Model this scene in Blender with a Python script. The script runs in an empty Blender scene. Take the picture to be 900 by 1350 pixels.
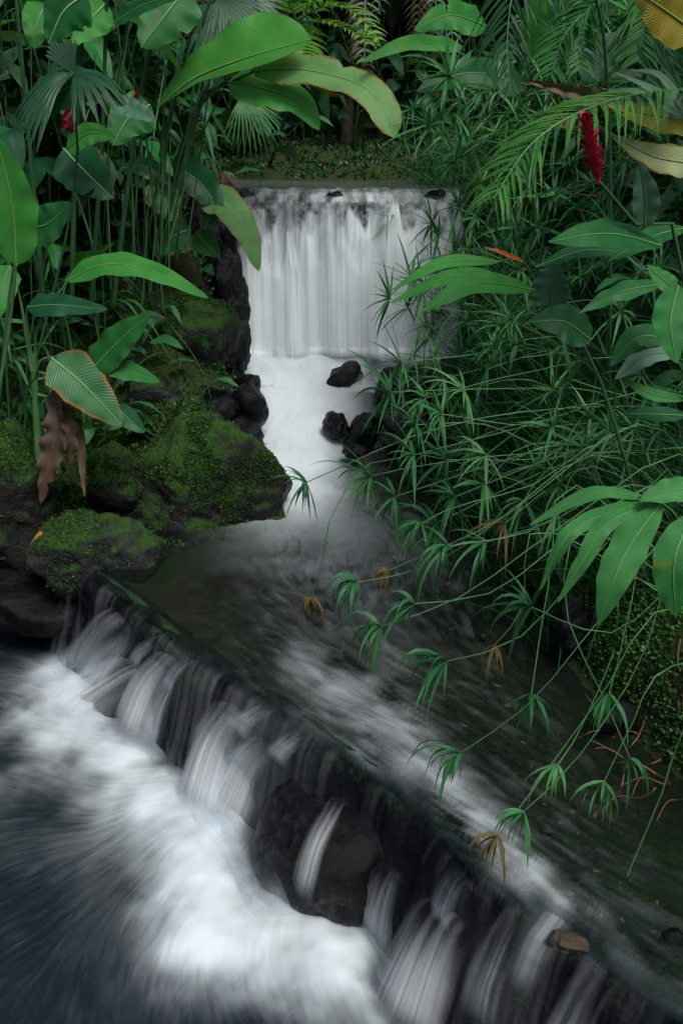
import bpy, math, random
import numpy as np
from mathutils import Vector, Matrix

# ------------------------------------------------------------------ camera, sky, sun, exposure
SC = bpy.context.scene
CAM_H = 3.4
PITCH = math.radians(22.6)
FPX = 1312.5                                  # focal length in pixels of the 900 x 1350 photograph
cam_d = bpy.data.cameras.new('camera')
cam = bpy.data.objects.new('camera', cam_d)
SC.collection.objects.link(cam)
cam.location = (0, 0, CAM_H)
cam.rotation_euler = (math.pi / 2 - PITCH, 0, 0)
cam_d.sensor_fit = 'VERTICAL'
cam_d.sensor_height = 36.0
cam_d.sensor_width = 24.0
cam_d.lens = 35.0
cam_d.clip_start = 0.05
cam_d.clip_end = 600
SC.camera = cam

SUN_EL, SUN_AZ = math.radians(56), math.radians(150)      # azimuth from +Y towards +X
world = bpy.data.worlds.new('World')
SC.world = world
world.use_nodes = True
wn = world.node_tree
wn.nodes.clear()
sky = wn.nodes.new('ShaderNodeTexSky')
sky.sky_type = 'NISHITA'
sky.sun_disc = False
sky.sun_elevation = SUN_EL
sky.sun_rotation = SUN_AZ
sky.dust_density = 4.0
sky.ozone_density = 1.0
bg = wn.nodes.new('ShaderNodeBackground')
bg.inputs['Strength'].default_value = 0.055
wo = wn.nodes.new('ShaderNodeOutputWorld')
wn.links.new(sky.outputs[0], bg.inputs[0])
wn.links.new(bg.outputs[0], wo.inputs[0])

sun_d = bpy.data.lights.new('sun', 'SUN')
sun_d.energy = 1.5
sun_d.angle = math.radians(24)
sun_d.color = (1.0, 0.99, 0.97)
sun = bpy.data.objects.new('sun', sun_d)
SC.collection.objects.link(sun)
_dir = Vector((math.sin(SUN_AZ) * math.cos(SUN_EL), math.cos(SUN_AZ) * math.cos(SUN_EL), math.sin(SUN_EL)))
sun.rotation_euler = (-_dir).to_track_quat('-Z', 'Y').to_euler()
sun.location = (0, 0, 30)

SC.view_settings.view_transform = 'Standard'
SC.view_settings.look = 'None'
SC.view_settings.exposure = 1.32
SC.view_settings.gamma = 1.0
SC.view_settings.use_curve_mapping = False
SC.render.engine = 'CYCLES'
cy = SC.cycles
cy.max_bounces = 7
cy.diffuse_bounces = 3
cy.glossy_bounces = 2
cy.transmission_bounces = 3
cy.transparent_max_bounces = 24
cy.caustics_reflective = False
cy.caustics_refractive = False
cy.sample_clamp_indirect = 4.0
cy.use_denoising = True
try:
    cy.denoiser = 'OPENIMAGEDENOISE'
    cy.denoising_input_passes = 'RGB_ALBEDO_NORMAL'
except Exception:
    pass

# ------------------------------------------------------------------ helpers
COL = SC.collection
RNG = np.random.default_rng(7)
random.seed(7)


def ray(px, py):
    x = (px - 450) / FPX
    y = -(py - 675) / FPX
    return np.array([x, math.cos(PITCH) + y * math.sin(PITCH), -math.sin(PITCH) + y * math.cos(PITCH)])


CAMP = np.array([0, 0, CAM_H])


def Pz(px, py, z):
    v = ray(px, py)
    return CAMP + v * ((z - CAM_H) / v[2])


def P(px, py, Y):
    v = ray(px, py)
    return CAMP + v * (Y / v[1])


def pxsize(p):
    """metres per photograph pixel at a world point"""
    d = np.asarray(p, float) - CAMP
    return (d[1] * math.cos(PITCH) - d[2] * math.sin(PITCH)) / FPX


def nrm(v):
    v = np.asarray(v, float)
    return v / (np.linalg.norm(v, axis=-1, keepdims=True) + 1e-12)


def spline(pts, n):
    p = np.asarray(pts, float)
    if len(p) == 2:
        t = np.linspace(0, 1, n)[:, None]
        return p[0] * (1 - t) + p[1] * t
    q = np.vstack([2 * p[0] - p[1], p, 2 * p[-1] - p[-2]])
    seg = np.linalg.norm(np.diff(p, axis=0), axis=1)
    cum = np.concatenate([[0], np.cumsum(seg)]) / seg.sum()
    out = np.zeros((n, p.shape[1]))
    for i, s in enumerate(np.linspace(0, 1, n)):
        k = min(np.searchsorted(cum, s, side='right') - 1, len(p) - 2)
        t = (s - cum[k]) / max(cum[k + 1] - cum[k], 1e-9)
        a, b, c, d = q[k], q[k + 1], q[k + 2], q[k + 3]
        out[i] = 0.5 * (2 * b + (c - a) * t + (2 * a - 5 * b + 4 * c - d) * t * t + (3 * b - 3 * c + d - a) * t ** 3)
    return out


def _hash(ix, iy, iz, seed):
    h = (ix.astype(np.int64) * 374761393 + iy.astype(np.int64) * 668265263 + iz.astype(np.int64) * 1274126177 + seed * 974634777)
    h = (h ^ (h >> 13)) * 1274126177
    h = h ^ (h >> 16)
    return (h & 0xFFFFF).astype(float) / 0xFFFFF


def vnoise(x, y, z=0.0, seed=0):
    x, y, z = np.broadcast_arrays(np.asarray(x, float), np.asarray(y, float), np.asarray(z, float))
    ix, iy, iz = np.floor(x), np.floor(y), np.floor(z)
    fx, fy, fz = x - ix, y - iy, z - iz
    fx, fy, fz = [f * f * f * (f * (f * 6 - 15) + 10) for f in (fx, fy, fz)]
    r = 0
    for dx in (0, 1):
        for dy in (0, 1):
            for dz in (0, 1):
                w = (fx if dx else 1 - fx) * (fy if dy else 1 - fy) * (fz if dz else 1 - fz)
                r = r + w * _hash(ix + dx, iy + dy, iz + dz, seed)
    return r * 2 - 1


def fbm(x, y, z=0.0, seed=0, oct=4, gain=0.5, lac=2.03):
    r, a = 0, 1.0
    x, y, z = np.asarray(x, float), np.asarray(y, float), np.asarray(z, float)
    for i in range(oct):
        r = r + a * vnoise(x, y, z, seed + i * 17)
        x, y, z = x * lac, y * lac, z * lac
        a *= gain
    return r


def sstep(a, b, x):
    t = np.clip((x - a) / (b - a), 0, 1)
    return t * t * (3 - 2 * t)


def origin(o):
    r = np.zeros(3)
    while o is not None:
        r += np.array(o.location)
        o = o.parent
    return r


def mk(name, V, F, mat, parent=None, uv=None, attrs=None, smooth=True, at=None):
    """one mesh object; V in world coordinates, F a list of faces or an (n,3|4) array"""
    V = np.asarray(V, float)
    base = origin(parent) if parent is not None else (np.asarray(at, float) if at is not None else np.zeros(3))
    me = bpy.data.meshes.new(name)
    V = V - base
    if isinstance(F, np.ndarray):
        nf, k = F.shape
        me.vertices.add(len(V))
        me.vertices.foreach_set('co', V.astype(np.float32).ravel())
        me.loops.add(nf * k)
        me.loops.foreach_set('vertex_index', F.astype(np.int32).ravel())
        me.polygons.add(nf)
        me.polygons.foreach_set('loop_start', np.arange(0, nf * k, k, dtype=np.int32))
        me.update(calc_edges=True)
        lv = F.ravel()
    else:
        me.from_pydata(V.tolist(), [], F)
        lv = None
    if uv is not None:
        if lv is None:
            lv = np.zeros(len(me.loops), np.int32)
            me.loops.foreach_get('vertex_index', lv)
        l = me.uv_layers.new(name='uv')
        l.data.foreach_set('uv', np.asarray(uv, np.float32)[lv].ravel())
    for k2, a in (attrs or {}).items():
        at_ = me.attributes.new(k2, 'FLOAT', 'POINT')
        at_.data.foreach_set('value', np.asarray(a, np.float32).ravel())
    if smooth:
        me.polygons.foreach_set('use_smooth', np.ones(len(me.polygons), bool))
    me.materials.append(mat)
    o = bpy.data.objects.new(name, me)
    COL.objects.link(o)
    if parent is not None:
        o.parent = parent
    elif at is not None:
        o.location = at
    return o


def tag(o, label=None, cat=None, group=None, kind=None):
    if label:
        o['label'] = label
    if cat:
        o['category'] = cat
    if group:
        o['group'] = group
    if kind:
        o['kind'] = kind
    return o


def thing(name, label, cat, loc, group=None):
    o = bpy.data.objects.new(name, None)
    COL.objects.link(o)
    o.location = Vector([float(c) for c in loc])
    o.empty_display_size = 0.1
    return tag(o, label, cat, group)


def inst(name, me, parent, M):
    """a child that shares mesh data; M is a world matrix"""
    o = bpy.data.objects.new(name, me)
    COL.objects.link(o)
    o.parent = parent
    o.matrix_local = Matrix.Translation(-Vector(origin(parent))) @ M
    return o


def grid_faces(n, m):
    i = np.arange(n - 1)[:, None] * m + np.arange(m - 1)[None, :]
    i = i.ravel()
    return np.stack([i, i + 1, i + m + 1, i + m], 1)


def tube(C, R, sides=6, cap=True):
    C = np.asarray(C, float)
    n = len(C)
    R = np.broadcast_to(np.asarray(R, float), (n,))
    T = nrm(np.gradient(C, axis=0))
    up = np.array([0.13, 0.21, 1.0]) if abs(T[0][2]) < 0.85 else np.array([1.0, 0.2, 0.1])
    S = nrm(np.cross(T, up))
    B = np.cross(S, T)
    a = np.linspace(0, 2 * math.pi, sides, endpoint=False)
    V = C[:, None, :] + R[:, None, None] * (np.cos(a)[None, :, None] * S[:, None, :] + np.sin(a)[None, :, None] * B[:, None, :])
    V = V.reshape(-1, 3)
    F = []
    for i in range(n - 1):
        for j in range(sides):
            k = (j + 1) % sides
            F.append((i * sides + j, i * sides + k, (i + 1) * sides + k, (i + 1) * sides + j))
    return V, np.array(F)


def merge(parts):
    """[(V,F,uv?)...] of quads -> one V,F,uv"""
    Vs, Fs, Us, off = [], [], [], 0
    for p in parts:
        Vs.append(p[0])
        Fs.append(np.asarray(p[1]) + off)
        Us.append(p[2] if len(p) > 2 and p[2] is not None else np.tile([0.5, 0.5], (len(p[0]), 1)))
        off += len(p[0])
    return np.vstack(Vs), np.vstack(Fs), np.vstack(Us)


# ------------------------------------------------------------------ materials
class MB:
    def __init__(self, name):
        self.m = bpy.data.materials.new(name)
        self.m.use_nodes = True
        self.t = self.m.node_tree
        self.t.nodes.clear()
        self.out = self.t.nodes.new('ShaderNodeOutputMaterial')

    def n(self, typ, props=None, **ins):
        nd = self.t.nodes.new('ShaderNode' + typ)
        for k, v in (props or {}).items():
            setattr(nd, k, v)
        for k, v in ins.items():
            k = int(k[1:]) if k[0] == 'i' and k[1:].isdigit() else k.replace('_', ' ')
            self.set(nd.inputs[k], v)
        return nd

    def set(self, sock, v):
        if isinstance(v, bpy.types.NodeSocket):
            self.t.links.new(v, sock)
        elif isinstance(v, bpy.types.Node):
            self.t.links.new(v.outputs[0], sock)
        else:
            if sock.type == 'RGBA' and len(v) == 3:
                v = (*v, 1)
            sock.default_value = v

    def math(self, op, a, b=0.0, c=0.0, clamp=False):
        nd = self.t.nodes.new('ShaderNodeMath')
        nd.operation = op
        nd.use_clamp = clamp
        for i, v in enumerate((a, b, c)):
            self.set(nd.inputs[i], v)
        return nd.outputs[0]

    def mix(self, f, a, b, blend='MIX'):
        nd = self.t.nodes.new('ShaderNodeMix')
        nd.data_type = 'RGBA'
        nd.blend_type = blend
        self.set(nd.inputs[0], f)
        self.set(nd.inputs[6], a)
        self.set(nd.inputs[7], b)
        return nd.outputs[2]

    def ramp(self, f, a, b):
        nd = self.t.nodes.new('ShaderNodeMapRange')
        self.set(nd.inputs[0], f)
        nd.inputs[1].default_value = a
        nd.inputs[2].default_value = b
        return nd.outputs[0]

    def noise(self, vec, scale, detail=4.0, rough=0.55, dist=0.0):
        nd = self.n('TexNoise', Scale=scale, Detail=detail, Roughness=rough, Distortion=dist)
        if vec is not None:
            self.set(nd.inputs['Vector'], vec)
        return nd.outputs[0]

    def attr(self, name):
        return self.n('Attribute', {'attribute_name': name}).outputs['Fac']

    def bump(self, h, strength, dist=0.02):
        return self.n('Bump', Height=h, Strength=strength, Distance=dist).outputs[0]

    def done(self, shader):
        self.set(self.out.inputs[0], shader)
        return self.m


def leaf_mat(name, c1, c2, veins=40.0, skew=6.0, transl=0.28, rough=0.38, mid=None, spots=0.0, edge=None, edge_w=0.12,
             vein_str=0.45, spec=0.24, patch=None):
    """blade: colour varies by leaf and in patches; side veins from the leaf's own u,v"""
    b = MB(name)
    uv = b.n('UVMap', {'uv_map': 'uv'}).outputs[0]
    sep = b.n('SeparateXYZ', Vector=uv)
    u, v = sep.outputs[0], sep.outputs[1]
    au = b.math('MULTIPLY', b.math('ABSOLUTE', b.math('SUBTRACT', u, 0.5)), 2.0)
    oi = b.n('ObjectInfo')
    pos = b.n('NewGeometry').outputs['Position']
    w = b.math('SINE', b.math('MULTIPLY', b.math('SUBTRACT', v, b.math('MULTIPLY', au, skew / veins)), veins * 6.2832))
    n1 = b.noise(pos, 7.0, 3.0)
    f = b.ramp(b.math('ADD', n1, b.math('MULTIPLY', b.math('SUBTRACT', oi.outputs['Random'], 0.5), 0.55)), 0.25, 0.75)
    col = b.mix(f, c1, c2)
    col = b.mix(b.math('MULTIPLY', b.math('MULTIPLY', b.ramp(w, -0.2, 1.0), b.ramp(n1, 0.35, 0.7)), 0.15), col, tuple(min(1, x * 1.7 + 0.01) for x in c2))
    if mid is not None:
        mk_ = b.math('SUBTRACT', 1.0, b.ramp(au, 0.01, 0.06))
        col = b.mix(mk_, col, mid)
    if patch is not None:                     # yellowing or drying patches of the blade itself
        pn = b.noise(pos, patch[1], 4.0, 0.6)
        col = b.mix(b.ramp(pn, patch[2], patch[2] + 0.06), col, patch[0])
    if edge is not None:
        en = b.math('ADD', au, b.math('MULTIPLY', b.math('SUBTRACT', b.noise(pos, 14.0, 4.0), 0.5), 0.55))
        col = b.mix(b.ramp(en, 1.0 - edge_w, 1.0 - edge_w + 0.06), col, edge)
    if spots:
        sn = b.noise(pos, 38.0, 2.0)
        col = b.mix(b.math('MULTIPLY', b.ramp(sn, 0.66, 0.72), spots), col, (0.10, 0.075, 0.02))
    hgt = b.math('ADD', b.math('MULTIPLY', w, 0.5), b.math('MULTIPLY', n1, 0.8))
    nb = b.bump(hgt, vein_str, 0.004)
    rgh = b.math('ADD', rough - 0.10, b.math('MULTIPLY', b.noise(pos, 11.0, 3.0), 0.24))
    pr = b.n('BsdfPrincipled', Base_Color=col, Roughness=rgh, Normal=nb)
    pr.inputs['Specular IOR Level'].default_value = spec
    tr = b.n('BsdfTranslucent', Color=b.mix(0.5, col, (0.10, 0.30, 0.02)))
    ms = b.n('MixShader', i0=transl, i1=pr.outputs[0], i2=tr.outputs[0])
    return b.done(ms.outputs[0])


def plain_mat(name, c1, c2, scale=8.0, rough=0.6, bump=0.3, bscale=40.0, spec=0.4, stretch=None, bdist=0.01):
    b = MB(name)
    pos = b.n('NewGeometry').outputs['Position']
    if stretch:
        pos = b.n('Mapping', Vector=pos, Scale=stretch).outputs[0]
    f = b.ramp(b.noise(pos, scale, 5.0, 0.6), 0.3, 0.7)
    col = b.mix(f, c1, c2)
    nb = b.bump(b.noise(pos, bscale, 5.0, 0.65), bump, bdist)
    pr = b.n('BsdfPrincipled', Base_Color=col, Roughness=rough, Normal=nb)
    pr.inputs['Specular IOR Level'].default_value = spec
    return b.done(pr.outputs[0])


def rock_mat(name, c1, c2, moss=0.0, rough=0.55, moss_c=((0.010, 0.030, 0.005), (0.035, 0.085, 0.014)), nz=(0.1, 0.6), spec=0.25, crack=0.3):
    b = MB(name)
    g = b.n('NewGeometry')
    pos = g.outputs['Position']
    vor = b.n('TexVoronoi', {'feature': 'DISTANCE_TO_EDGE'}, Vector=pos, Scale=5.0).outputs[0]
    n1 = b.noise(pos, 3.5, 8.0, 0.62)
    n2 = b.noise(pos, 34.0, 7.0, 0.72)
    col = b.mix(b.ramp(n1, 0.3, 0.7), c1, c2)
    col = b.mix(b.ramp(n2, 0.58, 0.75), col, tuple(min(1, x * 1.9 + 0.01) for x in c2))
    h = b.math('ADD', n2, b.math('MULTIPLY', b.ramp(vor, 0.0, 0.05), crack))
    rg = b.math('ADD', rough, b.math('MULTIPLY', b.math('SUBTRACT', n1, 0.5), 0.4))
    if moss > 0:
        nzv = b.n('SeparateXYZ', Vector=g.outputs['Normal']).outputs[2]
        mn = b.noise(pos, 4.5, 6.0, 0.65)
        m = b.math('ADD', b.math('MULTIPLY', b.ramp(nzv, *nz), 0.55), b.math('MULTIPLY', b.math('SUBTRACT', mn, 0.5), 1.7))
        m = b.ramp(m, 0.55 - 0.5 * moss, 0.78 - 0.5 * moss)
        mc = b.mix(b.ramp(b.noise(pos, 30.0, 5.0, 0.7), 0.32, 0.7), moss_c[0], moss_c[1])
        col = b.mix(m, col, mc)
        rg = b.math('ADD', rg, b.math('MULTIPLY', m, 0.4), clamp=True)
        h = b.math('ADD', h, b.math('MULTIPLY', m, b.math('MULTIPLY', b.noise(pos, 90.0, 4.0, 0.7), 0.9)))
    nb0 = b.bump(n1, 0.7, 0.05)
    nb = b.n('Bump', Height=h, Strength=1.0, Distance=0.014, Normal=nb0).outputs[0]
    pr = b.n('BsdfPrincipled', Base_Color=col, Roughness=rg, Normal=nb)
    pr.inputs['Specular IOR Level'].default_value = spec
    return b.done(pr.outputs[0])


M = {}
M['wet_rock'] = rock_mat('wet_rock', (0.0015, 0.002, 0.0025), (0.006, 0.007, 0.008), rough=0.11, spec=0.15, crack=0.0)
M['grey_rock'] = rock_mat('grey_rock', (0.006, 0.007, 0.007), (0.020, 0.022, 0.022), moss=0.42, rough=0.40, spec=0.16)
M['moss_rock'] = rock_mat('moss_rock', (0.014, 0.014, 0.013), (0.014, 0.0145, 0.013), moss=0.80, rough=0.36, nz=(-0.1, 0.75), spec=0.14)
M['brown_rock'] = rock_mat('brown_rock', (0.05, 0.042, 0.032), (0.12, 0.105, 0.085), moss=0.35, rough=0.7)
M['ground'] = rock_mat('ground', (0.010, 0.008, 0.006), (0.030, 0.024, 0.016), moss=0.55, rough=0.8,
                       moss_c=((0.010, 0.020, 0.004), (0.030, 0.052, 0.010)))
M['weir'] = rock_mat('weir_stone', (0.002, 0.0026, 0.0032), (0.006, 0.008, 0.009), moss=0.35, rough=0.25,
                     moss_c=((0.008, 0.020, 0.010), (0.030, 0.060, 0.030)), nz=(0.0, 0.9), spec=0.14, crack=0.0)


def foam_mat(name, white=(0.88, 0.94, 0.96)):
    b = MB(name)
    d = b.attr('whiteness')
    df = b.n('BsdfDiffuse', Color=white)
    tl = b.n('BsdfTranslucent', Color=white)
    body = b.n('MixShader', i0=0.42, i1=df.outputs[0], i2=tl.outputs[0])
    gl = b.n('BsdfGlossy', Roughness=0.35, Color=(0.8, 0.85, 0.9))
    body = b.n('MixShader', i0=0.05, i1=body.outputs[0], i2=gl.outputs[0])
    tp = b.n('BsdfTransparent', Color=(0.96, 0.97, 0.98))
    ms = b.n('MixShader', i0=d, i1=tp.outputs[0], i2=body.outputs[0])
    return b.done(ms.outputs[0])


def water_mat(name, tint, deep, clear, white=(0.53, 0.585, 0.605), rough=0.16):
    """moving water: a gloss over tinted clear or murky water, with foam and painted sheen white where 'aeration' is high"""
    b = MB(name)
    d = b.attr('whiteness')
    lw = b.n('Fresnel', IOR=1.33).outputs[0]
    pos = b.n('NewGeometry').outputs['Position']
    nb = b.bump(b.noise(pos, 22.0, 4.0, 0.6), 0.08, 0.02)
    gl = b.n('BsdfGlossy', Roughness=rough, Color=(0.9, 0.95, 1.0), Normal=nb)
    tp = b.n('BsdfTransparent', Color=tint)
    dp = b.n('BsdfDiffuse', Color=deep)
    body = b.n('MixShader', i0=clear, i1=dp.outputs[0], i2=tp.outputs[0])
    wet = b.n('MixShader', i0=b.math('MULTIPLY', lw, 1.0, clamp=True), i1=body.outputs[0], i2=gl.outputs[0])
    fo = b.n('BsdfDiffuse', Color=white)
    fg = b.n('MixShader', i0=0.008, i1=fo.outputs[0], i2=gl.outputs[0])
    ms = b.n('MixShader', i0=d, i1=wet.outputs[0], i2=fg.outputs[0])
    return b.done(ms.outputs[0])


M['foam'] = foam_mat('falling_water')
M['stream'] = water_mat('stream_water', (0.62, 0.68, 0.62), (0.009, 0.013, 0.014), 0.80)
M['pool'] = water_mat('pool_water', (0.26, 0.32, 0.34), (0.009, 0.014, 0.018), 0.20, rough=0.24)

# ------------------------------------------------------------------ the setting: ground, water levels, weir
WEIR = np.array([(-2.10, 7.15), (-1.61, 6.62), (-1.02, 5.84), (-0.57, 5.33), (-0.09, 4.81), (0.36, 4.30), (0.69, 3.71), (1.04, 3.34),
                 (1.38, 2.94), (1.80, 2.35), (2.40, 1.40), (3.0, 0.3)])
MID_L = [(-1.95, 6.95), (-1.49, 7.25), (-0.94, 7.58), (-0.43, 7.98), (-0.62, 8.9), (-0.98, 9.6), (-1.18, 10.8), (-1.2, 11.4)]
MID_R = [(1.40, 11.4), (1.34, 10.8), (1.22, 8.8), (1.44, 7.0), (1.50, 5.84), (1.66, 4.88), (1.95, 4.2), (2.35, 3.3), (2.9, 2.2), (3.5, 0.3)]
MID = np.array(MID_L + MID_R + [tuple(p) for p in WEIR[::-1]])
LOW = np.array([(-8, 7.6), (-3.6, 7.95), (-3.0, 7.78), (-2.34, 7.5), (-2.10, 7.15)] + [tuple(p) for p in WEIR[1:]] + [(3.0, -3), (-8, -3)])
UP = np.array([(-1.2, 11.2), (1.4, 11.2), (2.0, 11.6), (2.3, 12.25), (1.0, 12.32), (-0.5, 12.25), (-2.2, 12.3), (-1.9, 11.7)])
def _cr(pts, per=5):
    q = np.vstack([2 * pts[0] - pts[1], pts, 2 * pts[-1] - pts[-2]])
    out = []
    for k in range(len(pts) - 1):
        for t in np.linspace(0, 1, per, endpoint=False):
            a_, b_, c_, d_ = q[k:k + 4]
            out.append(0.5 * (2 * b_ + (c_ - a_) * t + (2 * a_ - 5 * b_ + 4 * c_ - d_) * t * t + (3 * b_ - 3 * c_ + d_ - a_) * t ** 3))
    return np.array(out + [pts[-1]])


WEIR_D = _cr(WEIR)
Z_LOW, Z_UP, Y_FALL = -0.80, 2.47, 11.2


def seg_dist(px, py, poly, closed=True):
    q = np.vstack([poly, poly[:1]]) if closed else poly
    best = np.full(px.shape, 1e9)
    sgn = np.zeros(px.shape)
    for a, b in zip(q[:-1], q[1:]):
        d = b - a
        t = np.clip(((px - a[0]) * d[0] + (py - a[1]) * d[1]) / (d @ d), 0, 1)
        ex, ey = px - a[0] - t * d[0], py - a[1] - t * d[1]
        dd = np.hypot(ex, ey)
        cr = d[0] * ey - d[1] * ex
        sgn = np.where(dd < best, np.sign(cr), sgn)
        best = np.minimum(best, dd)
    return best, sgn


def inside(px, py, poly):
    c = np.zeros(px.shape, bool)
    q = np.vstack([poly, poly[:1]])
    for a, b in zip(q[:-1], q[1:]):
        cond = ((a[1] > py) != (b[1] > py))
        xi = (b[0] - a[0]) * (py - a[1]) / (b[1] - a[1] + 1e-12) + a[0]
        c ^= cond & (px < xi)
    return c


def sdist(px, py, poly):
    d, _ = seg_dist(px, py, poly)
    return np.where(inside(px, py, poly), -d, d)


def weir_s(px, py):
    """distance to the weir crest, positive upstream"""
    d, s = seg_dist(px, py, WEIR_D, closed=False)
    return d * s


def mid_level(x, y):
    return 0.52 * sstep(8.9, 10.9, y)


def bank_top(x, y):
    left = -0.35 + 0.55 * sstep(7.2, 8.2, y) + 0.7 * sstep(8.3, 9.6, y) + 1.75 * sstep(9.3, 11.0, y)
    left = left + 0.5 * sstep(-2.2, -4.5, x) * sstep(6.5, 9.0, y)
    right = 0.62 + 0.35 * sstep(1.9, 3.2, x) + 0.55 * sstep(5.5, 8.0, y) + 1.0 * sstep(8.5, 11.2, y)
    k = sstep(-0.6, 0.6, x)
    t = left * (1 - k) + right * k
    back = 2.60 + 0.10 * np.maximum(y - 12.6, 0) + 0.5 * sstep(14, 17, y) + 0.55 * np.maximum(y - 17, 0)
    t = t * (1 - sstep(11.2, 12.3, y)) + back * sstep(11.2, 12.3, y)
    t = t + 0.55 * np.maximum(np.abs(x) - 6.0, 0) * sstep(1, 6, y) + 0.45 * np.maximum(-y - 2.0, 0)
    return np.minimum(t, 14.0)


def ground_h(x, y):
    x, y = np.asarray(x, float), np.asarray(y, float)
    dm, dl, du = sdist(x, y, MID), sdist(x, y, LOW), sdist(x, y, UP)
    top = bank_top(x, y)
    lev = np.where((dm <= dl) & (dm <= du), mid_level(x, y), np.where(dl <= du, Z_LOW, Z_UP))
    d = np.minimum(np.minimum(dm, dl), du)
    bed = lev - np.where(lev == Z_LOW, 0.45, np.where(lev == Z_UP, 0.15, 0.16)) * sstep(0.0, 0.35, -d)
    bank = lev + (top - lev) * (1 - np.exp(-np.maximum(d, 0) / (0.38 - 0.26 * sstep(0.9, 1.3, x) * sstep(8.5, 7.0, y))))
    n = fbm(x * 1.3, y * 1.3, 0, 3, 5) * 0.10 + fbm(x * 5, y * 5, 0, 9, 3) * 0.03
    h = np.where(d > 0, bank + n * sstep(0, 0.4, d) * 1.6, bed + n * 0.25)
    near_weir = sstep(0.34, 0.20, np.abs(weir_s(x, y))) * (d < 0.25)
    return h * (1 - near_weir) + np.minimum(h, -0.24) * near_weir


def axis(lo, hi, a, b, step, far):
    fine = np.arange(a, b + 1e-6, step)
    g = step * 1.35 ** np.arange(1, 40)
    l = a - np.cumsum(g)
    r = b + np.cumsum(g)
    return np.concatenate([np.append(l[l > lo], lo)[::-1], fine, np.append(r[r < hi], hi)])


gx = axis(-180, 180, -4.2, 4.0, 0.05, 1)
gy = axis(-120, 260, 1.6, 13.8, 0.05, 1)
GX, GY = np.meshgrid(gx, gy)
GZ = ground_h(GX, GY)
# under the fall the ground stays behind the wall
gv = np.stack([GX, GY, GZ], -1).reshape(-1, 3)
tag(mk('ground', gv, grid_faces(len(gy), len(gx)), M['ground']), kind='structure')


def gz(x, y):
    i = int(np.clip(np.searchsorted(gx, x) - 1, 0, len(gx) - 2))
    j = int(np.clip(np.searchsorted(gy, y) - 1, 0, len(gy) - 2))
    u, v = (x - gx[i]) / (gx[i + 1] - gx[i]), (y - gy[j]) / (gy[j + 1] - gy[j])
    return float((GZ[j, i] * (1 - u) + GZ[j, i + 1] * u) * (1 - v) + (GZ[j + 1, i] * (1 - u) + GZ[j + 1, i + 1] * u) * v)


M['bed'] = rock_mat('stream_bed', (0.016, 0.016, 0.010), (0.052, 0.049, 0.031), rough=0.5)
bX, bY = np.meshgrid(np.arange(-2.4, 3.0, 0.03), np.arange(1.6, 9.2, 0.03))
bZ = -0.13 + 0.035 * fbm(bX * 4, bY * 4, 0, 13, 3) + 0.02 * np.abs(vnoise(bX * 11, bY * 11, 0, 19)) - 0.16 * sstep(0.5, 1.2, bX - 0.25 * sstep(5.5, 3.5, bY)) + 0.12 * sstep(1.3, 1.8, bX - 0.3 * sstep(5, 3.5, bY))
bK = (sdist(bX, bY, MID) < 0.1) & (weir_s(bX, bY) > 0.12)
bF = grid_faces(*bX.shape)
bF = bF[bK.ravel()[bF].all(1)]
tag(mk('stream_bed', np.stack([bX, bY, bZ], -1).reshape(-1, 3), bF, M['bed']), kind='structure')

# weir: a low wall swept along its crest line
def sweep_weir():
    n = 260
    c = spline(WEIR_D, n)
    T = nrm(np.gradient(c, axis=0))
    Nn = np.stack([-T[:, 1], T[:, 0]], 1)          # upstream side
    up = np.sign(weir_s(c[:, 0] + Nn[:, 0] * .05, c[:, 1] + Nn[:, 1] * .05))
    Nn = Nn * up[:, None]
    prof = [(0.16, -0.45), (0.14, -0.06), (0.10, -0.012), (0.02, -0.004), (-0.03, -0.018), (-0.06, -0.06), (-0.085, -0.14), (-0.10, -0.22),
            (-0.12, -0.30), (-0.15, -0.38), (-0.18, -0.48), (-0.21, -0.60), (-0.25, -0.74), (-0.30, -0.90), (-0.34, -1.3)]
    V = np.zeros((n, len(prof), 3))
    for j, (s, z) in enumerate(prof):
        x, y = c[:, 0] + Nn[:, 0] * s, c[:, 1] + Nn[:, 1] * s
        k = fbm(x * 3, y * 3, z * 3, 5, 4)
        amp = 0.010 if z > -0.05 else 0.045
        V[:, j, 0] = x + Nn[:, 0] * k * amp
        V[:, j, 1] = y + Nn[:, 1] * k * amp
        V[:, j, 2] = z - 0.016 + 0.008 * vnoise(x * 6, y * 6, 0, 2)
        if -0.03 < s < 0.06:
            V[:, j, 2] += 0.026 * sstep(0.75, 0.0, x) * (1 + 0.5 * vnoise(x * 5, y * 5, 0, 8))
    return V.reshape(-1, 3), grid_faces(n, len(prof)), c, Nn


wv, wf, WC, WNORM = sweep_weir()
weir = thing('weir', 'long dark stone weir running diagonally across the stream', 'weir', (WC[100][0], WC[100][1], Z_LOW))
mk('weir_wall', wv, wf, M['weir'], weir)


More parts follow.
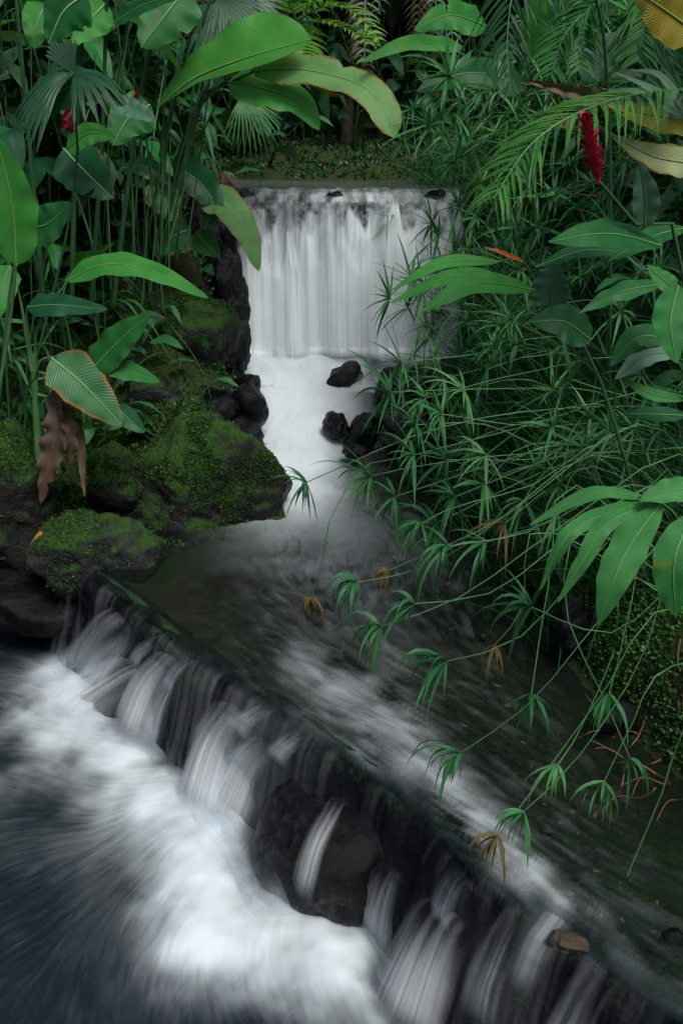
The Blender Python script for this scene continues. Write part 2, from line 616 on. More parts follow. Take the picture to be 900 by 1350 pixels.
# ------------------------------------------------------------------ water
def lic(noise, vx, vy, L):
    """smear a noise image along a flow field (grid units)"""
    h, w = noise.shape
    Y, X = np.mgrid[0:h, 0:w].astype(float)
    acc = noise.copy()
    wsum = 1.0
    for s in (1, -1):
        x, y = X.copy(), Y.copy()
        for k in range(L):
            xi = np.clip(np.rint(x).astype(int), 0, w - 1)
            yi = np.clip(np.rint(y).astype(int), 0, h - 1)
            x += s * vx[yi, xi]
            y += s * vy[yi, xi]
            xi = np.clip(np.rint(x).astype(int), 0, w - 1)
            yi = np.clip(np.rint(y).astype(int), 0, h - 1)
            wt = 0.5 + 0.5 * math.cos(math.pi * (k + 1) / (L + 1))
            acc += noise[yi, xi] * wt
            if s == 1:
                wsum += 2 * wt
    acc /= wsum
    acc -= acc.mean()
    return acc / (acc.std() + 1e-9)


def blobs(X, Y, lst, z):
    d = np.zeros(X.shape)
    for px, py, r, a in lst:
        zz = z
        c = Pz(px, py, zz)
        if z is not Z_LOW:
            for _ in range(3):
                zz = float(mid_level(c[0], c[1]))
                c = Pz(px, py, zz)
        m = pxsize(c)
        rx = r * m
        ry = r * m / max(0.25, abs(ray(px, py)[2]) / np.linalg.norm(ray(px, py)))
        q = ((X - c[0]) / rx) ** 2 + ((Y - c[1]) / ry) ** 2
        d = 1 - (1 - d) * (1 - a * np.exp(-q * 0.9))
    return d


def sheet(name, X, Y, Z, dens, keep, mat):
    h, w = X.shape
    F = grid_faces(h, w)
    kk = keep.ravel()
    F = F[kk[F].all(1)]
    used = np.zeros(h * w, bool)
    used[F.ravel()] = True
    idx = np.cumsum(used) - 1
    V = np.stack([X, Y, Z], -1).reshape(-1, 3)[used]
    o = mk(name, V, idx[F], mat, attrs={'whiteness': np.clip(dens, 0, 1).ravel()[used]})
    return tag(o, kind='structure')


# lower pool
st = 0.0125
X, Y = np.meshgrid(np.arange(-5.2, 2.3, st), np.arange(1.3, 8.3, st))
S = weir_s(X, Y)
FOAM_LOW = [(15, 965, 50, .45), (70, 925, 36, .45), (105, 965, 50, .55), (165, 1000, 50, .6), (35, 1015, 40, .18), (215, 1035, 46, .6),
            (250, 1080, 44, .65), (262, 1125, 44, .65), (262, 1175, 48, .6), (295, 1215, 50, .65), (250, 1240, 50, .45), (345, 1250, 50, .6),
            (420, 1235, 40, .7), (470, 1245, 36, .65), (430, 1290, 50, .55), (510, 1300, 48, .65), (480, 1335, 50, .5), (350, 1310, 40, .3),
            (560, 1340, 40, .55), (60, 885, 22, .2), (110, 890, 22, .4), (145, 900, 22, .4), (130, 1080, 50, .12), (200, 1190, 36, .2),
            (600, 1320, 20, .3), (300, 1085, 24, .4), (380, 1200, 24, .5)]
fo = blobs(X, Y, FOAM_LOW, Z_LOW)
plume = fbm(X * 2.6, Y * 2.6, 0, 43, 3)
fo = np.clip(fo * (0.88 + 0.24 * plume), 0, 1)
fo = fo * (1 - sstep(-0.15, 0.35, X) * sstep(0.85, 0.30, -S + 0.10 * plume))
src = Pz(330, 1000, Z_LOW)
fx, fy = X - (src[0] + 0.9), Y - (src[1] + 0.8)
turb = fbm(X * 1.1, Y * 1.1, 0, 31, 3) * 0.8
ang = np.arctan2(fy, fx) + turb
vx, vy = np.cos(ang), np.sin(ang)
g = np.random.default_rng(3)
l1 = lic(g.standard_normal(X.shape), vx, vy, 8)
l2 = lic(np.kron(g.standard_normal((X.shape[0] // 2 + 1, X.shape[1] // 2 + 1)), np.ones((2, 2)))[:X.shape[0], :X.shape[1]], vx, vy, 9)
soft = fbm(X * 2.1, Y * 2.1, 0, 40, 4)
softg = soft
soft = 0.75 * soft + 0.07 * lic(np.asarray(fbm(X * 5.5, Y * 5.5, 0, 47, 3)), vx, vy, 14)
dens = fo * (1 + 0.14 * soft) + (fo * (1 - fo) * 4) * (0.30 * soft + 0.007 * l2 + 0.006 * l1) + (1 - fo) * (0.015 * l2 + 0.012 * l1 + 0.030 + 0.07 * soft)
dens = np.clip(dens, 0, 1)
dens = (0.35 * dens + 0.65 * sstep(0.05, 0.95, dens)) * 0.93
Zl = Z_LOW + 0.09 * fo ** 1.5 + 0.014 * fo * softg + 0.0012 * l2 * (1 - 0.8 * fo) + 0.0009 * l1 * (1 - 0.8 * fo)
sheet('lower_pool_water', X, Y, Zl, dens, sdist(X, Y, LOW) < 0.25, M['pool'])

# stream between the fall and the weir
st = 0.0135
X, Y = np.meshgrid(np.arange(-2.6, 3.6, st), np.arange(1.2, 11.35, st))
S = weir_s(X, Y)
FOAM_SHEEN_MID = [(345, 488, 40, .9), (400, 490, 40, .9), (455, 488, 26, .85), (515, 484, 18, .85), (570, 480, 16, .8), (605, 477, 14, .6), (385, 520, 56, .9),
            (378, 555, 44, .85), (385, 590, 34, .8), (400, 618, 28, .6), (425, 640, 28, .30), (440, 668, 30, .13), (480, 690, 34, .06),
            (450, 710, 36, .07), (545, 720, 36, .03), (440, 750, 40, .06), (470, 800, 44, .05), (405, 880, 30, .13), (440, 915, 34, .20),
            (490, 945, 34, .24), (540, 965, 34, .16), (545, 1000, 26, .24), (590, 1035, 26, .34), (625, 1075, 26, .42), (665, 1125, 25, .46),
            (700, 1150, 20, .34), (735, 1190, 16, .15), (790, 1210, 16, .10), (520, 870, 36, .06), (480, 1000, 20, .14)]  # downstream patches: thin foam, and sky reflection painted as white
fo = blobs(X, Y, FOAM_SHEEN_MID, 0.0)
fo *= sstep(-0.06, 0.03, S)
key = np.array([(0.0, 11.2), (-0.25, 10.0), (-0.35, 9.2), (-0.15, 8.4), (0.1, 7.5), (0.25, 6.7), (0.45, 6.0), (0.72, 5.3), (1.0, 4.6), (1.35, 3.9), (1.8, 3.1), (2.4, 2.0)])
kd = nrm(np.gradient(key, axis=0))
wsum, vx, vy = 0, 0, 0
for (a, b), (c, d) in zip(key, kd):
    w = 1 / ((X - a) ** 2 + (Y - b) ** 2 + 0.15) ** 2
    wsum, vx, vy = wsum + w, vx + w * c, vy + w * d
ang = np.arctan2(vy, vx) + 0.35 * fbm(X * 1.5, Y * 1.5, 0, 51, 2)
over = sstep(0.40, 0.0, S)                           # the current turns over the crest
wa = math.atan2(-0.70, -0.71)
wt_ = math.atan2(-0.76, 0.65)
along = sstep(1.5, 0.3, S) * sstep(8.0, 6.8, Y)
ang = ang * (1 - along) + wt_ * along + 0.15 * fbm(X * 3, Y * 3, 0, 53, 2) * along
vx, vy = np.cos(ang), np.sin(ang)
l1 = lic(g.standard_normal(X.shape), vx, vy, 11)
l2 = lic(np.kron(g.standard_normal((X.shape[0] // 4 + 1, X.shape[1] // 4 + 1)), np.ones((4, 4)))[:X.shape[0], :X.shape[1]], vx, vy, 8)
soft = fbm(X * 3.4, Y * 3.4, 0, 60, 4)
near = sstep(7.7, 6.7, Y)
dens = fo * (1 + 0.1 * soft) + near * fo * (1 - fo) * (0.26 * l2 + 0.22 * l1 + 0.75 * soft) + (1 - near) * fo * (1 - fo) * (0.25 * soft + 0.03 * l2)
dens += (1 - fo) * (0.022 * np.maximum(l2, 0) + 0.016 * np.maximum(l1, 0)) * near * sstep(-1.2, 0.2, X) * sstep(1.6, 0.7, X - 0.35 * sstep(5.5, 3.5, Y))  # grey surface sheen painted in as whitish streaks
dens = np.clip(dens, 0, 1) * 0.97
lev = mid_level(X, Y)
rapid = sstep(7.6, 9.0, Y)
Zm = lev + 0.10 * fo * rapid + 0.045 * fbm(X * 1.4, Y * 1.4, 0, 61, 2) * fo * rapid + 0.004 * l2 * (0.5 + near * fo) + 0.0012 * l1
Zm = Zm + 0.15 * np.exp(-((Y - 10.85) / 0.5) ** 2) * (0.9 + 0.5 * fbm(X * 1.8, Y * 1.5, 0, 77, 2))
Zm = Zm + 0.008 - np.where(S < 0.05, ((0.05 - S) / 0.10) ** 2 * 0.05, 0) - np.maximum(-0.045 - S, 0) * 9
sheet('stream_water', X, Y, Zm, dens, (sdist(X, Y, MID) < 0.30) & (S > -0.10) & (Y < 11.3), M['stream'])

# upper pool behind the lip
st = 0.05
X, Y = np.meshgrid(np.arange(-3.2, 3.4, st), np.arange(11.22, 13.6, st))
sheet('upper_pool_water', X, Y, Z_UP + 0.02 + 0.004 * fbm(X * 3, Y * 9, 0, 4, 3), np.full(X.shape, 0.05), sdist(X, Y, UP) < 0.3, M['stream'])


# the fall: a rough wall, and two curtains of water in front of it
def fall_wall():
    n, m = 150, 60
    V = np.zeros((n, m, 3))
    u = np.linspace(-1.32, 1.50, n)
    for j, v in enumerate(np.linspace(0, 1, m)):
        z = 2.44 - 2.5 * v
        k = fbm(u * 2.4, z * 2.4, 0, 91, 5)
        led = 0.09 * v + 0.05 * np.floor(v * 4) / 4
        y = Y_FALL - 0.02 - led - 0.07 * np.maximum(k, -0.4)
        if v < 0.03:
            y = y + 0.3 * (1 - v / 0.03)
        V[:, j] = np.stack([u, y, np.full(n, z) + 0.012 * k], 1)
    return V.reshape(-1, 3), grid_faces(n, m)


fv, ff = fall_wall()
fw = thing('fall_wall', 'dark wet stone wall behind the tall curtain waterfall', 'stone wall', (0.09, Y_FALL, 0.2))
mk('wall_face', fv, ff, M['wet_rock'], fw)


def curtain(name, off, seed, gain, parent):
    n, m = 420, 120
    u = np.linspace(0, 1, n)[:, None]
    v = np.linspace(0, 1, m)[None, :]
    x = -1.14 + u * (2.44 + 0.10 * v)
    arc = 0.10 * np.sqrt(np.clip(v, 0, 1)) + 0.17 * v
    z = 2.485 - 1.93 * v ** 1.05 - 0.02 * (1 - np.exp(-v * 30))
    a = vnoise(u * 13, v * 0.8, seed, seed) * 0.80 + vnoise(u * 34, v * 0.9, seed, seed + 1) * 0.45 + vnoise(u * 110, v * 1.0, 0, seed + 2) * 0.13
    b = vnoise(u * 7, v * 1.5, seed, seed + 3) * 0.35
    lump = np.maximum(0, vnoise(u * 15, v * 6.0, 0, seed + 5)) * 0.5 * (1 - v) ** 2
    brk = sstep(0.0, 0.5, v) * 0.35
    top_gap = sstep(0.55, 0.0, v) * 0.6
    dens = 0.70 + gain + a * (0.48 + 0.22 * top_gap) + b * 0.5 + lump - 0.46 * top_gap + brk * 0.50
    dens = dens - 0.25 * sstep(0.80, 0.98, u) - 0.18 * sstep(0.06, 0.0, u)
    # a second tier where the sheet strikes a ledge and spreads
    ledge = 0.22 + 0.20 * vnoise(u * 14 + 0.6 * vnoise(u * 40, 0, 0, 2), 0, 0, seed + 8) + 0 * v
    hit = sstep(-0.02, 0.10, v - ledge) * np.exp(-np.maximum(v - ledge, 0) / 0.30)
    dens = dens + 0.28 * hit * (0.5 + 0.5 * vnoise(u * 22, 0, 3, seed + 9))
    v0 = 0.035 + 0.15 * np.clip(0.5 + 0.62 * vnoise(u * 30, 0, 0, seed + 21) + 0.35 * vnoise(u * 9, 0, 0, seed + 22), 0, 1.3) + 0 * v
    col = sstep(0.0, 0.055, v - v0)
    mott = np.clip(0.34 + 0.40 * vnoise(u * 34, v * 26, 0, seed + 23) + 0.25 * vnoise(u * 80, v * 60, 0, seed + 24), 0.03, 0.85)
    dens = np.clip(dens + 0.16 * col * np.exp(-np.maximum(v - v0, 0) / 0.12), 0, 1) * col + mott * (1 - col) * (0.8 if gain > -0.1 else 0.35)
    dens = np.clip(dens, 0, 1)
    dens = dens * sstep(0, 0.035, u) * sstep(1, 0.975, u)
    lipn = 0.5 + 0.5 * vnoise(u * 30, v * 30, 0, seed + 12)
    dens = dens + 0.10 * lipn * sstep(0.06, 0.0, v)
    dens = np.clip(dens, 0, 1)
    flare = sstep(0.78, 1.0, v)
    z = z + (0.10 + 0.12 * vnoise(u * 6, 0 * v, 0, seed + 31) + 0.05 * vnoise(u * 19, 0 * v, 0, seed + 32)) * flare ** 2
    dens = dens * (1 - sstep(0.84, 0.99, v + 0.07 * vnoise(u * 7, 0 * v, 0, seed + 4)))
    y = Y_FALL - 0.10 - off - arc - 0.30 * flare ** 2 - 0.035 * a - 0.07 * hit * (0.6 + 0.4 * b) - 0.02 * lump
    roll = sstep(0.05, 0.0, v)
    y = y + 0.30 * roll
    z = z + 0.012 * vnoise(u * 24, 0 * v, 0, seed + 14) * sstep(0.2, 0.0, v)
    V = np.stack([x + 0 * y, y, z + 0 * y], -1).reshape(-1, 3)
    return mk(name, V, grid_faces(n, m), M['foam'], parent, attrs={'whiteness': dens * 0.95})


wf_ = tag(thing('waterfall', 'wide white curtain waterfall dropping over the far stone lip', 'waterfall', (0.09, Y_FALL - 0.3, 0.5)))
curtain('water_curtain', 0.02, 11, 0.02, wf_)
curtain('water_curtain', 0.10, 23, -0.22, wf_)


def spray(off, h, seed, parent):
    n, m = 260, 40
    u = np.linspace(0, 1, n)[:, None]
    v = np.linspace(0, 1, m)[None, :]
    top = h * (0.65 + 0.45 * fbm(u * 9, 0, seed, seed, 3))
    x = -1.20 + u * 2.60
    z = 0.50 + top * v
    y = Y_FALL - 0.42 - off + 0.22 * v + 0.05 * fbm(u * 7, v * 2, 0, seed + 1, 3)
    d = sstep(-0.1, 0.35, v) * (1 - v) ** 1.5 * (0.75 + 0.5 * fbm(u * 12, v * 2.0, 0, seed + 2, 3)) * sstep(0, .06, u) * sstep(1, .94, u) * sstep(0, .15, v + .05)
    V = np.stack([x + 0 * y, y, z + 0 * y], -1).reshape(-1, 3)
    mk('spray', V, grid_faces(n, m), M['foam'], parent, attrs={'whiteness': np.clip(d, 0, 1) * 0.8})


spray(0.05, 0.50, 3, wf_)
spray(0.20, 0.42, 5, wf_)
spray(0.36, 0.36, 9, wf_)
spray(0.55, 0.28, 13, wf_)


# water running down the face of the weir, thin and broken
def face_film():
    n, m = 900, 26
    ii = np.linspace(0, 1, n)
    c = np.stack([np.interp(ii * 259, np.arange(260), WC[:, k]) for k in (0, 1)], 1)
    nn = nrm(np.stack([np.interp(ii * 259, np.arange(260), WNORM[:, k]) for k in (0, 1)], 1))
    v = np.linspace(0, 1, m)
    prof_s = np.interp(v, [0, .08, .2, .4, .7, 1], [0.02, -0.05, -0.10, -0.14, -0.21, -0.30])
    prof_z = np.interp(v, [0, .08, .2, .4, .7, 1], [0.012, -0.012, -0.10, -0.28, -0.52, -0.78])
    L = np.cumsum(np.r_[0, np.linalg.norm(np.diff(c, axis=0), axis=1)])[:, None]
    a = vnoise(L * 9, v[None] * 1.2, 0, 3) * 0.5 + vnoise(L * 34, v[None] * 1.1, 0, 4) * 0.45 + vnoise(L * 90, v[None] * 1.3, 0, 5) * 0.25
    big = vnoise(L * 1.7, 0 * v[None], 0, 9)
    d = np.clip(0.03 + 0.20 * a + 0.10 * big, 0, 1) * sstep(0, .1, v)[None] * (1 - 0.3 * sstep(.6, 1, v))[None] * (0.48 - 0.20 * sstep(-0.4, 0.5, c[:, 0]))[:, None]
    k = 0.012 + 0.002 * a
    X_ = c[:, 0][:, None] + nn[:, 0][:, None] * (prof_s[None] - 0.035 - k)
    Y_ = c[:, 1][:, None] + nn[:, 1][:, None] * (prof_s[None] - 0.035 - k)
    Z_ = prof_z[None] + 0 * X_
    V = np.stack([X_, Y_, Z_], -1).reshape(-1, 3)
    return V, grid_faces(n, m), d


V_, F_, d_ = face_film()
tag(mk('weir_film_water', V_, F_, M['foam'], attrs={'whiteness': d_}), kind='structure')


def cascade(label, pts, w0, w1, seed, gain=0.0, bulge=0.25, streak=1.0):
    """a stream of falling water: pts are (px, py, z) down its middle, widths in photograph pixels"""
    C = np.array([Pz(*p) if isinstance(p, tuple) else p for p in pts])
    m, n = 56, 84
    C = spline(C, m)
    side = nrm(np.array([0.68, -0.73, 0.0]))
    wm = np.linspace(w0 * 1.1, w1 * 1.35, m) * pxsize(C.mean(0)) * 0.5 / 0.75
    u = np.linspace(-1, 1, n)
    T = nrm(np.gradient(C, axis=0))
    out = nrm(np.cross(T, side))
    if out[m // 2][1] > 0:
        out = -out
    V = C[:, None] + side[None, None] * (u[None, :, None] * wm[:, None, None]) + out[:, None] * ((1 - u[None, :, None] ** 2) * wm[:, None, None] * bulge)
    v = np.linspace(0, 1, m)[:, None]
    uu = u[None, :]
    r = wm.mean()
    a = vnoise(uu * r * 34 + seed, v * 0.6, seed, seed) * 0.65 + vnoise(uu * r * 110, v * 0.6, seed, seed + 1) * 0.40 + vnoise(uu * r * 260, v * 0.7, 0, seed + 2) * 0.22
    d = 0.46 + gain + a * 0.22 * streak + 0.16 * sstep(0.3, 0.9, v)
    edge = np.clip(1 - np.clip(np.abs(uu) + 0.10 * vnoise(v * 2.5, 0 * uu, seed, 3), 0, 1) ** 2.4, 0, 1) ** 1.3
    d = np.clip(d, 0.06, 1) * edge * sstep(0.02, 0.55, v + 0.10 * vnoise(uu * 5, 0 * v, seed, 6)) * (1 - sstep(0.74, 1.0, v))
    V = V + out[:, None] * (a * 0.007)[:, :, None]
    # keep the water in front of the weir's face
    lim = np.interp(V[:, :, 2], [-1.3, -0.9, -0.74, -0.6, -0.48, -0.38, -0.3, -0.22, -0.14, -0.06, 0.02], [-.34, -.30, -.25, -.21, -.18, -.15, -.12, -.10, -.085, -.05, 0.05]) - 0.055
    push = np.maximum(weir_s(V[:, :, 0], V[:, :, 1]) - lim, 0)
    V[:, :, 0] -= push * 0.73
    V[:, :, 1] -= push * 0.68
    o = mk('cascade', V.reshape(-1, 3), grid_faces(m, n), M['foam'], attrs={'whiteness': d * 0.95}, at=C[-1])
    return tag(o, label, 'cascade', 'small cascades below the weir')


def toe_spray(off, h, seed, parent):
    pts = [(40, 895), (100, 888), (140, 903), (172, 968), (212, 990), (258, 1082), (318, 1150), (345, 1200), (400, 1208), (470, 1204), (498, 1240), (530, 1300), (548, 1360)]
    C = spline(np.array([Pz(x - off * 0.7, y + off * 0.7, Z_LOW) for x, y in pts]), 300)
    n, m = 300, 30
    u = np.linspace(0, 1, n)[:, None]
    v = np.linspace(0, 1, m)[None, :]
    top = h * np.clip(0.75 + 0.6 * fbm(u * 14, 0, seed, seed, 3), 0.15, 2)
    X_ = C[:, 0][:, None] + 0.25 * top * v + 0.03 * fbm(u * 20, v, 0, seed + 1, 2)
    Y_ = C[:, 1][:, None] + 0.35 * top * v + 0.03 * fbm(u * 20, v, 5, seed + 1, 2)
    Z_ = Z_LOW - 0.03 + top * v
    d = sstep(0, 0.3, v) * (1 - v) ** 1.5 * 1.5 * (0.6 + 0.5 * fbm(u * 26, v * 1.5, 0, seed + 2, 3)) * sstep(0, .05, u) * sstep(1, .95, u)
    mk('spray', np.stack([X_, Y_, Z_], -1).reshape(-1, 3), grid_faces(n, m), M['foam'], parent, attrs={'whiteness': np.clip(d, 0, 1) * 0.26})


ms_ = thing('spray_mist', 'low white mist hanging along the foot of the weir', 'mist', Pz(300, 1150, Z_LOW))
toe_spray(-6, 0.30, 3, ms_)
toe_spray(4, 0.26, 6, ms_)
toe_spray(14, 0.24, 9, ms_)
toe_spray(26, 0.20, 12, ms_)


cascade('smallest pair of white streams at the left end of the weir', [(163, 808, -.12), (140, 822, -.16), (120, 850, -.45), (105, 885, -.8)], 36, 50, 1)
cascade('short stream beside the leftmost one at the weir foot', [(190, 818, -.14), (172, 836, -.2), (155, 865, -.5), (142, 895, -.8)], 30, 40, 2, -0.05)
cascade('low rounded slide of water between the two left cascades', [(200, 880, -.42), (160, 893, -.45), (120, 918, -.62), (85, 955, -.82)], 60, 90, 3, -0.10, 0.35)
cascade('arched white cascade left of the middle, in front of a dark boulder', [(262, 868, -.14), (228, 872, -.17), (198, 905, -.42), (172, 975, -.8)], 42, 60, 4, 0.05, 0.35)
cascade('thin stream right of the arched left cascade', [(248, 885, -.20), (236, 900, -.28), (222, 935, -.5), (208, 985, -.8)], 16, 24, 5, 0.0)
cascade('widest bright cascade in the middle of the weir', [(345, 930, -.16), (312, 942, -.20), (285, 985, -.45), (258, 1078, -.8)], 56, 60, 6, 0.06, 0.35)
cascade('fan of thin streams right of the middle cascade', [(392, 968, -.20), (362, 976, -.24), (322, 1012, -.45), (285, 1090, -.8)], 44, 60, 7, 0.05, 0.25)
cascade('short white fan of water right of the largest boulder', [(522, 1140, -.30), (512, 1152, -.36), (502, 1185, -.55), (500, 1235, -.80)], 26, 60, 10, -0.14, 0.2)
cascade('tall double cascade near the bottom edge of the picture', [(600, 1205, -.24), (582, 1216, -.28), (560, 1265, -.5), (530, 1350, -.82)], 60, 80, 12, 0.02, 0.3)
cascade('thin film sliding off the crest beside the tan stone', [(760, 1165, .03), (745, 1195, .02), (722, 1225, -.05), (700, 1290, -.35)], 40, 30, 13, -0.34, 0.1, 1.5)
cascade('thin trickle down the weir face left of the arched cascade', [(222, 832, -.03), (216, 840, -.10), (208, 852, -.25), (204, 868, -.38)], 16, 22, 21, -0.16, 0.1)
cascade('thin trickle down the weir face above the arched cascade', [(268, 862, -.02), (262, 868, -.09), (256, 882, -.22), (250, 900, -.34)], 14, 18, 22, -0.12, 0.1)
cascade('trickle down the weir face above the widest cascade', [(360, 926, -.02), (352, 932, -.08), (343, 942, -.18), (338, 956, -.26)], 26, 30, 23, -0.12, 0.1)
cascade('trickle down the weir face above the fan of thin streams', [(412, 960, -.02), (405, 966, -.08), (396, 976, -.18), (390, 990, -.26)], 24, 26, 24, -0.14, 0.1)
cascade('faint veil on the weir face above the tall double cascade', [(625, 1140, -.02), (615, 1152, -.10), (606, 1180, -.26), (600, 1206, -.34)], 30, 30, 26, -0.30, 0.1, 1.5)
cascade('faint veil down the dark weir face right of the tall double cascade', [(690, 1198, -.02), (682, 1215, -.12), (672, 1260, -.36), (664, 1320, -.62)], 34, 36, 27, -0.36, 0.1, 1.6)
cascade('faint veil down the weir face below the tan stone', [(800, 1272, -.02), (790, 1290, -.12), (780, 1330, -.36), (772, 1380, -.60)], 40, 40, 28, -0.36, 0.1, 1.6)

# ------------------------------------------------------------------ rocks
import bmesh
_ico = {}


def ico(sub):
    if sub not in _ico:
        bm = bmesh.new()
        bmesh.ops.create_icosphere(bm, subdivisions=sub, radius=1)
        bm.verts.ensure_lookup_table()
        _ico[sub] = (np.array([v.co[:] for v in bm.verts]), np.array([[v.index for v in f.verts] for f in bm.faces]))
        bm.free()
    return _ico[sub]


def rock_verts(c, size, seed, sub=4, facets=14, rough=0.10, rotz=0.0, fine=0.02, boxy=0):
    D, F = ico(sub)
    g = np.random.default_rng(seed)
    pn = nrm(g.standard_normal((facets, 3)))
    pd = g.uniform(0.62, 1.0, facets)
    q = D @ pn.T
    r = np.where(q > 0.05, pd[None] / np.maximum(q, 0.05), 9.0)
    k = 14.0
    r = -np.log(np.exp(-k * np.minimum(r, 2.0)).sum(1) + np.exp(-k * 1.12)) / k
    if boxy:
        r = np.minimum(r * 1.12, 0.98 * (np.abs(D) ** boxy).sum(1) ** (-1.0 / boxy))
    s = np.asarray(size, float)
    Wp = D * s * 1.0
    sc = 1.6 / s.mean()
    r = r + rough * fbm(Wp[:, 0] * sc, Wp[:, 1] * sc, Wp[:, 2] * sc, seed, 4) + fine * fbm(Wp[:, 0] * 14, Wp[:, 1] * 14, Wp[:, 2] * 14, seed + 5, 3) * (0.25 / s.mean())
    k5 = 4.5 / s.mean()
    rid = 1 - np.abs(vnoise(Wp[:, 0] * k5, Wp[:, 1] * k5, Wp[:, 2] * k5, seed + 31)) * 2
    r = r + 0.45 * rough * rid * 0.5 + 0.22 * rough * fbm(Wp[:, 0] * k5 * 2.3, Wp[:, 1] * k5 * 2.3, Wp[:, 2] * k5 * 2.3, seed + 41, 3)
    V = D * r[:, None] * s
    cz, sz = math.cos(rotz), math.sin(rotz)
    V = np.stack([V[:, 0] * cz - V[:, 1] * sz, V[:, 0] * sz + V[:, 1] * cz, V[:, 2]], 1)
    return V + np.asarray(c, float), F


def tri_normals(V, F):
    a, b, c = V[F[:, 0]], V[F[:, 1]], V[F[:, 2]]
    n = np.cross(b - a, c - a)
    ar = np.linalg.norm(n, axis=1)
    return n / (ar[:, None] + 1e-12), ar * 0.5


def tufts(pts, nrms, rng, size=0.02, leaves=4, up=0.5):
    """little leafy moss or creeper sprigs standing on a surface: quads"""
    n = len(pts)
    Vs, Fs, Us = [], [], []
    for k in range(leaves):
        a = rng.uniform(0, 2 * math.pi, n)
        r = np.stack([np.cos(a), np.sin(a), np.zeros(n)], 1)
        d = nrm(nrms * rng.uniform(0.25, 1.0, n)[:, None] + r * 0.9 + np.array([0, 0, up]) * rng.uniform(0, 1, n)[:, None])
        L = size * rng.uniform(0.5, 1.5, n)[:, None]
        s = nrm(np.cross(d, rng.standard_normal((n, 3)))) * L * 0.36
        o = pts + rng.standard_normal((n, 3)) * size * 0.5
        q = np.stack([o, o + d * L * 0.5 + s, o + d * L, o + d * L * 0.5 - s], 1)
        Vs.append(q.reshape(-1, 3))
        Us.append(np.tile([[0.5, 0.0], [1, .5], [.5, 1], [0, .5]], (n, 1)))
    V = np.vstack(Vs)
    return V, np.arange(len(V)).reshape(-1, 4), np.vstack(Us)


def scatter(V, F, n, rng, fn, min_nz=-0.2):
    N, A = tri_normals(V, F)
    C = V[F].mean(1)
    w = A * (N[:, 2] > min_nz) * np.clip(fn(C, N), 0, None)
    if w.sum() <= 0:
        return np.zeros((0, 3)), np.zeros((0, 3))
    i = rng.choice(len(F), n, p=w / w.sum())
    b = rng.dirichlet((1, 1, 1), n)
    return (V[F[i]] * b[:, :, None]).sum(1), N[i]


def small_leaf_mat(name, c1, c2, c3):
    b = MB(name)
    pos = b.n('NewGeometry').outputs['Position']
    f = b.ramp(b.noise(pos, 5.0, 5.0, 0.6), 0.3, 0.7)
    col = b.mix(f, c1, c2)
    col = b.mix(b.ramp(b.noise(pos, 45.0, 2.0), 0.55, 0.75), col, c3)
    pr = b.n('BsdfPrincipled', Base_Color=col, Roughness=0.5)
    pr.inputs['Specular IOR Level'].default_value = 0.25
    tr = b.n('BsdfTranslucent', Color=col)
    return b.done(b.n('MixShader', i0=0.3, i1=pr.outputs[0], i2=tr.outputs[0]).outputs[0])


M['sprig'] = small_leaf_mat('moss_sprigs', (0.014, 0.052, 0.010), (0.038, 0.105, 0.017), (0.085, 0.175, 0.030))
M['creeper'] = small_leaf_mat('creeper_leaves', (0.026, 0.090, 0.020), (0.060, 0.150, 0.030), (0.12, 0.21, 0.045))
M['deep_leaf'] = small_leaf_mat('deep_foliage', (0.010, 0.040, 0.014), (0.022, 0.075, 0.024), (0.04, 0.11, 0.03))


ROCKS = {}


def rock(label, px, py, Y, wpx, hpx, seed, mat='wet_rock', depth=0.8, sub=4, moss=0, name='rock', rotz=0.0, cat='rock', facets=14, rough=0.10,
         group=None, size=0.015, z=None, boxy=0):
    c = P(px, py, Y) if z is None else Pz(px, py, z)
    m = pxsize(c)
    s = np.array([wpx * m * 0.52, wpx * m * 0.52 * depth, hpx * m * 0.52 / 0.93])
    if sub == 4 and (wpx > 60 or hpx > 80):
        sub = 5
    V, F = rock_verts(c, s, seed, sub, facets, rough, rotz, boxy=boxy)
    ROCKS[seed] = (V, F)
    base = c - np.array([0, 0, s[2]])
    o = mk(name, V, F, M[mat], at=base)
    tag(o, label, cat, group)
    if moss:
        rng = np.random.default_rng(seed + 900)
        fn = lambda C, N: np.clip(N[:, 2] + 0.45, 0, 1) * (0.03 + sstep(0.05, 0.40, fbm(C[:, 0] * 4.2, C[:, 1] * 4.2, C[:, 2] * 4.2, seed + 3, 4)))
        p, nn = scatter(V, F, int(moss * 1.7), rng, fn, -0.3)
        if len(p):
            tv, tf, tu = tufts(p, nn, rng, size, 3)
            k = mk('moss', tv, tf, M['sprig'], o, uv=tu, smooth=False)
            k['kind'] = 'stuff'
    return o


rock('big flat-topped boulder covered in green moss at the left water edge', 276, 650, 8.15, 222, 170, 21, 'moss_rock', 0.75, 5, 7000, 'mossy_boulder', 0.2, facets=11)
rock('small rounded mossy rock wedged left of the big mossy boulder', 148, 632, 8.0, 78, 88, 22, 'moss_rock', 0.8, 4, 1100, 'mossy_boulder')
rock('grey rock with green sprigs on the near left point above the weir end', 128, 735, 7.25, 165, 118, 23, 'grey_rock', 0.8, 5, 900, 'mossy_boulder', 0.5, facets=10)
rock('wide mossy rock at the left picture edge under the dead leaf', 22, 660, 7.6, 130, 180, 24, 'moss_rock', 0.8, 5, 2200, 'mossy_boulder')
rock('low wet black rock at the waterline of the lower pool', 55, 790, 7.3, 190, 70, 25, 'wet_rock', 0.6, 4)
rock('dark wet rock under the grey rock at the weir end', 160, 800, 6.95, 110, 70, 26, 'wet_rock', 0.7, 4)
